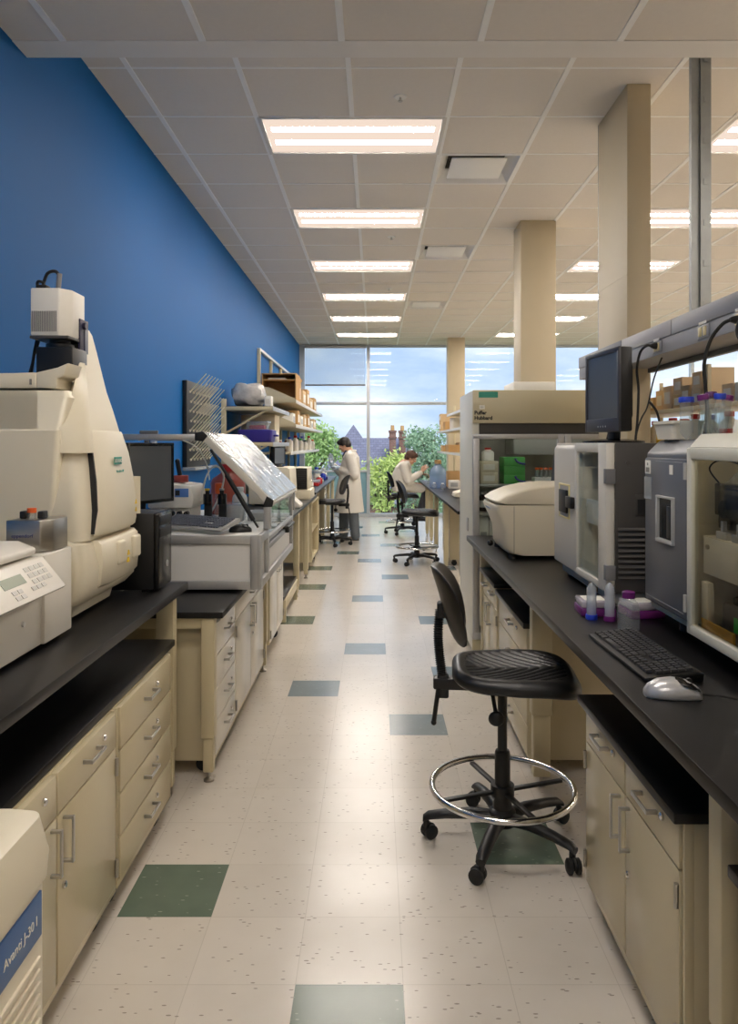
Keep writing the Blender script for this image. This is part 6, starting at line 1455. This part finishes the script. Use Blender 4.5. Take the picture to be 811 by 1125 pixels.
for s_ in (-1, 1):
    m.M = G; m.loft([[(.145, s_ * .006, 1.16), (.152, s_ * .03, 1.19), (.14, s_ * .028, 1.19), (.138, s_ * .006, 1.16)], [(.142, s_ * .035, 1.30), (.132, s_ * .095, 1.31), (.118, s_ * .09, 1.31), (.128, s_ * .035, 1.30)], [(.075, s_ * .06, 1.425), (.03, s_ * .1, 1.42), (.02, s_ * .09, 1.41), (.06, s_ * .055, 1.41)]]); m.M = None
part(m, 'lapels', COAT, ct) if False else m.bm.free()
m = MB(); m.M = G; m.box(.222, .23, -.004, .004, .5, 1.15); m.M = None; m.bm.free()
jeans = MB()
limb(jeans, [V(-.01, 0, .93), V(-.01, 0, .85)], (.15, .15), 14)
for s_, hx, kx, fx in ((1, -.02, -.06, -.09), (-1, .0, .10, .12)):
    limb(jeans, [V(hx, s_ * .09, .88), V(kx, s_ * .10, .48), V(fx - .01, s_ * .105, .075)], (.108, .088, .078))
baked(jeans, 'jeans', JEANS, t, .012, 2)
for x, y, a in ((-.075, .105, 172), (.13, -.105, 184)):
    p = V(x, y, 0); shoe(t, p.x, p.y, a, SHOE)
# ---- seated researcher ------------------------------------------------------
bx_, by_ = .47, 12.68
t = thing('person', 'person seated on a stool in a white lab coat, working at the far right bench', 'person', (bx_, by_, 0))
G = Matrix.Translation((bx_ + .02, by_, .022)) @ Matrix.Rotation(R(-6), 4, 'Z')
body = MB()
limb(body, [V(-.03, 0, .80), V(-.03, 0, .98), V(.02, 0, 1.14)], (.125, .115, .115), 14)
limb(body, [V(.02, .15, 1.15), V(.02, 0, 1.17), V(.02, -.15, 1.15)], (.06, .07, .06))
LW, RW = V(.305, .06, 1.00), V(.315, -.08, 1.045)
limb(body, [V(.02, .18, 1.14), V(.08, .22, .90), LW], (.05, .043, .028)); limb(body, [V(.02, -.18, 1.14), V(.10, -.22, .90), RW], (.05, .043, .028))
for s_ in (1, -1): limb(body, [V(0, s_ * .09, .79), V(.40, s_ * .12, .77), V(.27, s_ * .11, .36)], (.085, .06, .042))
hand(body, LW, G.to_3x3() @ Vector((.9, -.1, -.1)), G.to_3x3() @ Vector((0, .2, 1)), 40); hand(body, RW, G.to_3x3() @ Vector((.6, .1, .75)), G.to_3x3() @ Vector((-.3, -.9, .3)), 45)
hair = MB(); HM = G @ Matrix.Translation((.125, 0, 1.275)) @ Matrix.Rotation(R(30), 4, 'Y')
limb(body, [V(.03, 0, 1.16), V(.09, 0, 1.22)], (.06, .054))
head(body, hair, HM, t, HAIRN)
baked(body, 'body', SKIN, t, .007, 2)
coat = MB()
coat.loft([oval(-.03, 0, .70, .165, .205), oval(-.05, 0, .85, .165, .20), oval(-.04, 0, 1.0, .155, .205), oval(0, 0, 1.12, .14, .21), oval(.02, 0, 1.19, .1, .15), oval(.04, 0, 1.225, .07, .085)])
limb(coat, [V(.02, .17, 1.14), V(.075, .225, .895), V(.265, .09, .98)], (.085, .075, .052)); limb(coat, [V(.02, -.17, 1.14), V(.095, -.225, .895), V(.285, -.105, 1.015)], (.085, .075, .052))
for s_ in (1, -1): limb(coat, [V(.0, s_ * .09, .785), V(.36, s_ * .12, .755)], (.095, .075))
baked(coat, 'lab_coat', COAT, t, .012, 3)
tr = MB()
for s_ in (1, -1): limb(tr, [V(.36, s_ * .12, .76), V(.405, s_ * .12, .755), V(.275, s_ * .11, .34)], (.07, .072, .06))
baked(tr, 'trousers', TROUS, t, .012, 2)
for s_ in (1, -1):
    p = V(.25, s_ * .105, .232); shoe(t, p.x, p.y, -6, BLACKP, .232)
m = MB(); a = RW + G.to_3x3() @ Vector((.085, .0, .07)); m.cyl(a + Vector((0, 0, .035)), a + Vector((0, 0, -.14)), .008, .004, n=10); m.ball(a + Vector((0, 0, .04)), .012)
tag(m.build('pipette', WHITEP), 'slim white pipette held upright by the seated researcher', 'pipette')
# ================================================================== OUTSIDE
GZ = -8.5
GRASS = pm('lawn', (96, 120, 66), .95, var=.25, vscale=.6)
struct(MB().quad((-80, WF + 2, GZ), (120, WF + 2, GZ), (120, 160, GZ), (-80, 160, GZ)).build('ground', GRASS))
BRICK = None
def brickmat(name, a, b, mortar, scale):
    m = pm(name, a, .85); nt = m.node_tree; N = nt.nodes; L = nt.links; bs = N['Principled BSDF']
    tc = N.new('ShaderNodeTexCoord'); mp = N.new('ShaderNodeMapping'); mp.inputs['Rotation'].default_value = (R(90), 0, 0); L.new(tc.outputs['Object'], mp.inputs['Vector'])
    br = N.new('ShaderNodeTexBrick'); br.inputs['Scale'].default_value = scale; br.inputs['Color1'].default_value = lin(a) + (1,); br.inputs['Color2'].default_value = lin(b) + (1,); br.inputs['Mortar'].default_value = lin(mortar) + (1,)
    L.new(mp.outputs[0], br.inputs['Vector']); L.new(br.outputs['Color'], bs.inputs['Base Color']); return m
BRICK = brickmat('red_brown_brick', (132, 92, 84), (108, 76, 72), (150, 136, 126), 3.)
SLATER = brickmat('slate_roof_tiles', (128, 130, 154), (112, 114, 140), (96, 98, 118), 1.6)
# house with steep slate roof, gable and two chimneys
HY = 46.
t = thing('house', 'brick house with steep slate roof, pointed gable and two tall chimneys outside the window', 'house', (1.0, HY + 4, GZ))
m = MB(); m.box(-4.6, 2.6, HY, HY + 9, GZ, -1.2); part(m, 'walls', BRICK, t)
m = MB(); m.prism([(HY - .5, -1.9), (HY + 4.5, 1.95), (HY + 9.5, -1.9)], 'X', -2.9, 2.3); part(m, 'roof', SLATER, t)
m = MB(); m.loft([[(-4.6, HY - 2.5, -2.0), (1.9, HY - 2.5, -2.0), (1.9, HY + 4, -2.0), (-4.6, HY + 4, -2.0)], [(-1.36, HY + .7, 2.75), (-1.34, HY + .7, 2.75), (-1.34, HY + .72, 2.75), (-1.36, HY + .72, 2.75)]]); part(m, 'gable_roof', SLATER, t)
m = MB(); m.box(-4.3, 1.6, HY - 2.2, HY + 4, GZ, -2.0); part(m, 'wing', BRICK, t)
for x, d in ((1.14, 1.6), (1.80, 2.4)):
    m = MB(); y_ = HY + d; m.box(x - .21, x + .21, y_, y_ + .9, -1.5, 2.35, .01); m.box(x - .27, x + .27, y_ - .06, y_ + .96, 1.9, 2.0); m.box(x - .25, x + .25, y_ - .04, y_ + .94, 2.28, 2.42)
    ch = part(m, 'chimney', BRICK, t)
    m = MB(); m.lathe([(.13, 2.42), (.11, 2.75), (.08, 2.75), (.08, 2.42)], (x, y_ + .45, 0), 12); part(m, 'chimney_pot', CARD, ch)
for x in (-2.6, -.3, 2.0):
    yy = HY - 2.2 if x < 1.6 else HY
    m = MB(); m.box(x - .55, x + .55, yy - .06, yy + .05, -4.6, -2.8); w_ = part(m, 'window', PANELW, t)
    part(MB().box(x - .45, x + .45, yy - .07, yy - .055, -4.5, -2.9), 'pane', DGLASS, w_)
# lower neighbouring roofline on the right
t = thing('low_building', 'low pale building beyond the trees outside the right windows', 'building', (24, 60, GZ))
m = MB(); m.box(14, 40, 55, 66, GZ, -3.5); part(m, 'walls', pm('render_wall', (190, 184, 172), .9), t)
m = MB(); m.prism([(54.5, -3.6), (60.5, -1.2), (66.5, -3.6)], 'X', 13.5, 40.5); part(m, 'roof', SLATER, t)
def leafmat(name, a, b):
    m = pm(name, a, .7, var=.3, vscale=1.3); bs = m.node_tree.nodes['Principled BSDF']
    bs.inputs['Subsurface Weight'].default_value = 0
    return m
LEAF = [leafmat('spring_leaf', (186, 204, 120), 0), leafmat('grey_green_leaf', (150, 180, 150), 0), leafmat('mid_green_leaf', (160, 190, 122), 0)]
BARK = pm('bark', (92, 78, 66), .9, var=.25, vscale=10, bump=.5, bscale=30)
def tree(label, x, y, ztop, rad, hgt, mat, n=3200, leaf=.2, seed=1):
    r = random.Random(seed)
    t = thing('tree', label, 'tree', (x, y, GZ), 'trees outside the window')
    c = Vector((x, y, ztop - hgt / 2))
    m = MB(); pts = [Vector((x, y, GZ)), Vector((x + .1, y, GZ + (c.z - GZ) * .5)), Vector((x, y, c.z + hgt * .2))]
    m.tube(smoothpath(pts, 6), .2, 10, radii=[.28 * (1 - .75 * k / 12) for k in range(13)])
    blobs = []
    for k in range(40):
        th = r.uniform(0, 2 * math.pi); zz = r.uniform(-.5, .42); rr = rad * math.sqrt(max(.05, 1 - (zz / .55) ** 2)) * r.uniform(.35, .8)
        b = c + Vector((rr * math.cos(th), rr * math.sin(th), zz * hgt)); blobs.append((b, rad * r.uniform(.3, .5)))
        m.tube(smoothpath([Vector((x, y, max(GZ + 1.5, b.z - rad * .9))), (Vector((x, y, b.z - .5)) + b) / 2, b], 4), .05, 6, radii=[.09 - .006 * q for q in range(9)])
    part(m, 'trunk', BARK, t)
    me = bpy.data.meshes.new('foliage'); vs = []; fs = []
    for k in range(n):
        b, br = r.choice(blobs)
        d = Vector((r.gauss(0, 1), r.gauss(0, 1), r.gauss(0, .8))); d.normalize(); p = b + d * br * r.uniform(.35, 1.08)
        u = Vector((r.gauss(0, 1), r.gauss(0, 1), r.gauss(0, 1))).normalized(); w = u.cross(Vector((r.gauss(0, 1), r.gauss(0, 1), r.gauss(0, 1)))).normalized()
        s_ = leaf * r.uniform(.6, 1.2); i = len(vs)
        vs += [p - u * s_, p + w * s_ * .45, p + u * s_, p - w * s_ * .45]; fs.append((i, i + 1, i + 2, i + 3))
    me.from_pydata([v - Vector((x, y, GZ)) for v in vs], [], fs); me.materials.append(mat)
    o = bpy.data.objects.new('foliage', me); COL.objects.link(o); o.parent = t; ORG[o] = ORG[t]
    return t
tree('yellow-green young tree in front of the slate roof, outside the middle pane', .3, 22, 1.45, 1.0, 5.2, LEAF[0], 9000, .075, 3)
tree('yellow-green tree behind the standing researcher, left pane', -1.15, 25.5, .55, 1.2, 5.0, LEAF[0], 8000, .075, 4)
tree('tall green tree at the left edge of the window, beside the blue wall', -2.75, 32, 2.75, 1.7, 7.5, LEAF[2], 12000, .1, 5)
tree('rounded grey-green tree right of the chimneys, behind the seated researcher', 2.75, 36, 2.9, 1.8, 8, LEAF[1], 14000, .1, 6)
tree('grey-green tree farther right, behind the shelf and column', 6.8, 40, 1.6, 2.0, 10, LEAF[1], 5000, .14, 7)
tree('leafy tree outside the right-hand windows, beyond the refrigerator', 14.5, 40, .4, 3.0, 9, LEAF[2], 4000, .2, 8)
tree('small bright tree low in front of the house, below the middle pane', 1.55, 28, -.7, 1.1, 6, LEAF[0], 6000, .085, 9)
tree('leafy tree far right outside, seen low beneath the service beam', 24, 44, .4, 3.6, 9, LEAF[1], 4000, .22, 10)
# ================================================================== LIGHT, SKY, CAMERA
W = bpy.data.worlds.new('sky'); S.world = W; W.use_nodes = True
nt = W.node_tree; N = nt.nodes; L = nt.links; N.clear()
out = N.new('ShaderNodeOutputWorld'); bg = N.new('ShaderNodeBackground'); L.new(bg.outputs[0], out.inputs[0]); bg.inputs[1].default_value = SKY_E
tc = N.new('ShaderNodeTexCoord'); mp = N.new('ShaderNodeMapping'); mp.inputs['Scale'].default_value = (1, 1, 3.2); mp.inputs['Location'].default_value = (.35, 0, .1); L.new(tc.outputs['Generated'], mp.inputs['Vector'])
nz = N.new('ShaderNodeTexNoise'); nz.inputs['Scale'].default_value = 4.2; nz.inputs['Detail'].default_value = 7; nz.inputs['Roughness'].default_value = .56; L.new(mp.outputs[0], nz.inputs['Vector'])
rp = N.new('ShaderNodeValToRGB'); e = rp.color_ramp.elements
e[0].position = .36; e[0].color = lin((166, 194, 236)) + (1,); e[1].position = .66; e[1].color = lin((240, 244, 250)) + (1,)
k = e.new(.5); k.color = lin((198, 216, 242)) + (1,)
L.new(nz.outputs['Fac'], rp.inputs[0]); L.new(rp.outputs[0], bg.inputs[0])
su = bpy.data.lights.new('sun', 'SUN'); su.energy = SUN_E; su.angle = R(25); su.color = lin((255, 244, 228))
so = bpy.data.objects.new('sun', su); COL.objects.link(so); so.location = (0, -20, 40); so.rotation_euler = (R(42), R(12), 0)
po = bpy.data.lights.new('window_portal', 'AREA'); po.shape = 'RECTANGLE'; po.size = WR - WL; po.size_y = ZC; po.cycles.is_portal = True
pp = bpy.data.objects.new('window_portal', po); COL.objects.link(pp); pp.location = ((WL + WR) / 2, WF + .2, ZC / 2); pp.rotation_euler = (R(-90), 0, 0)
cam = bpy.data.cameras.new('camera'); co = bpy.data.objects.new('camera', cam); COL.objects.link(co)
co.location = (0, 0, EYE); co.rotation_euler = (R(90), 0, 0)
cam.sensor_fit = 'VERTICAL'; cam.sensor_height = 36; cam.sensor_width = 36 * 811 / 1125
cam.lens = F / 1125 * 36; cam.shift_x = -(CX - 405.5) / 1125; cam.shift_y = -(562.5 - CY) / 1125
cam.clip_start = .05; cam.clip_end = 400
S.camera = co
S.view_settings.view_transform = 'Standard'; S.view_settings.look = 'None'; S.view_settings.gamma = 1; S.view_settings.exposure = EXPO
S.view_settings.use_curve_mapping = False
S.cycles.use_denoising = True; S.cycles.max_bounces = 10; S.cycles.transparent_max_bounces = 16; S.cycles.diffuse_bounces = 6; S.cycles.caustics_reflective = False; S.cycles.sample_clamp_indirect = 6
bpy.context.view_layer.update()
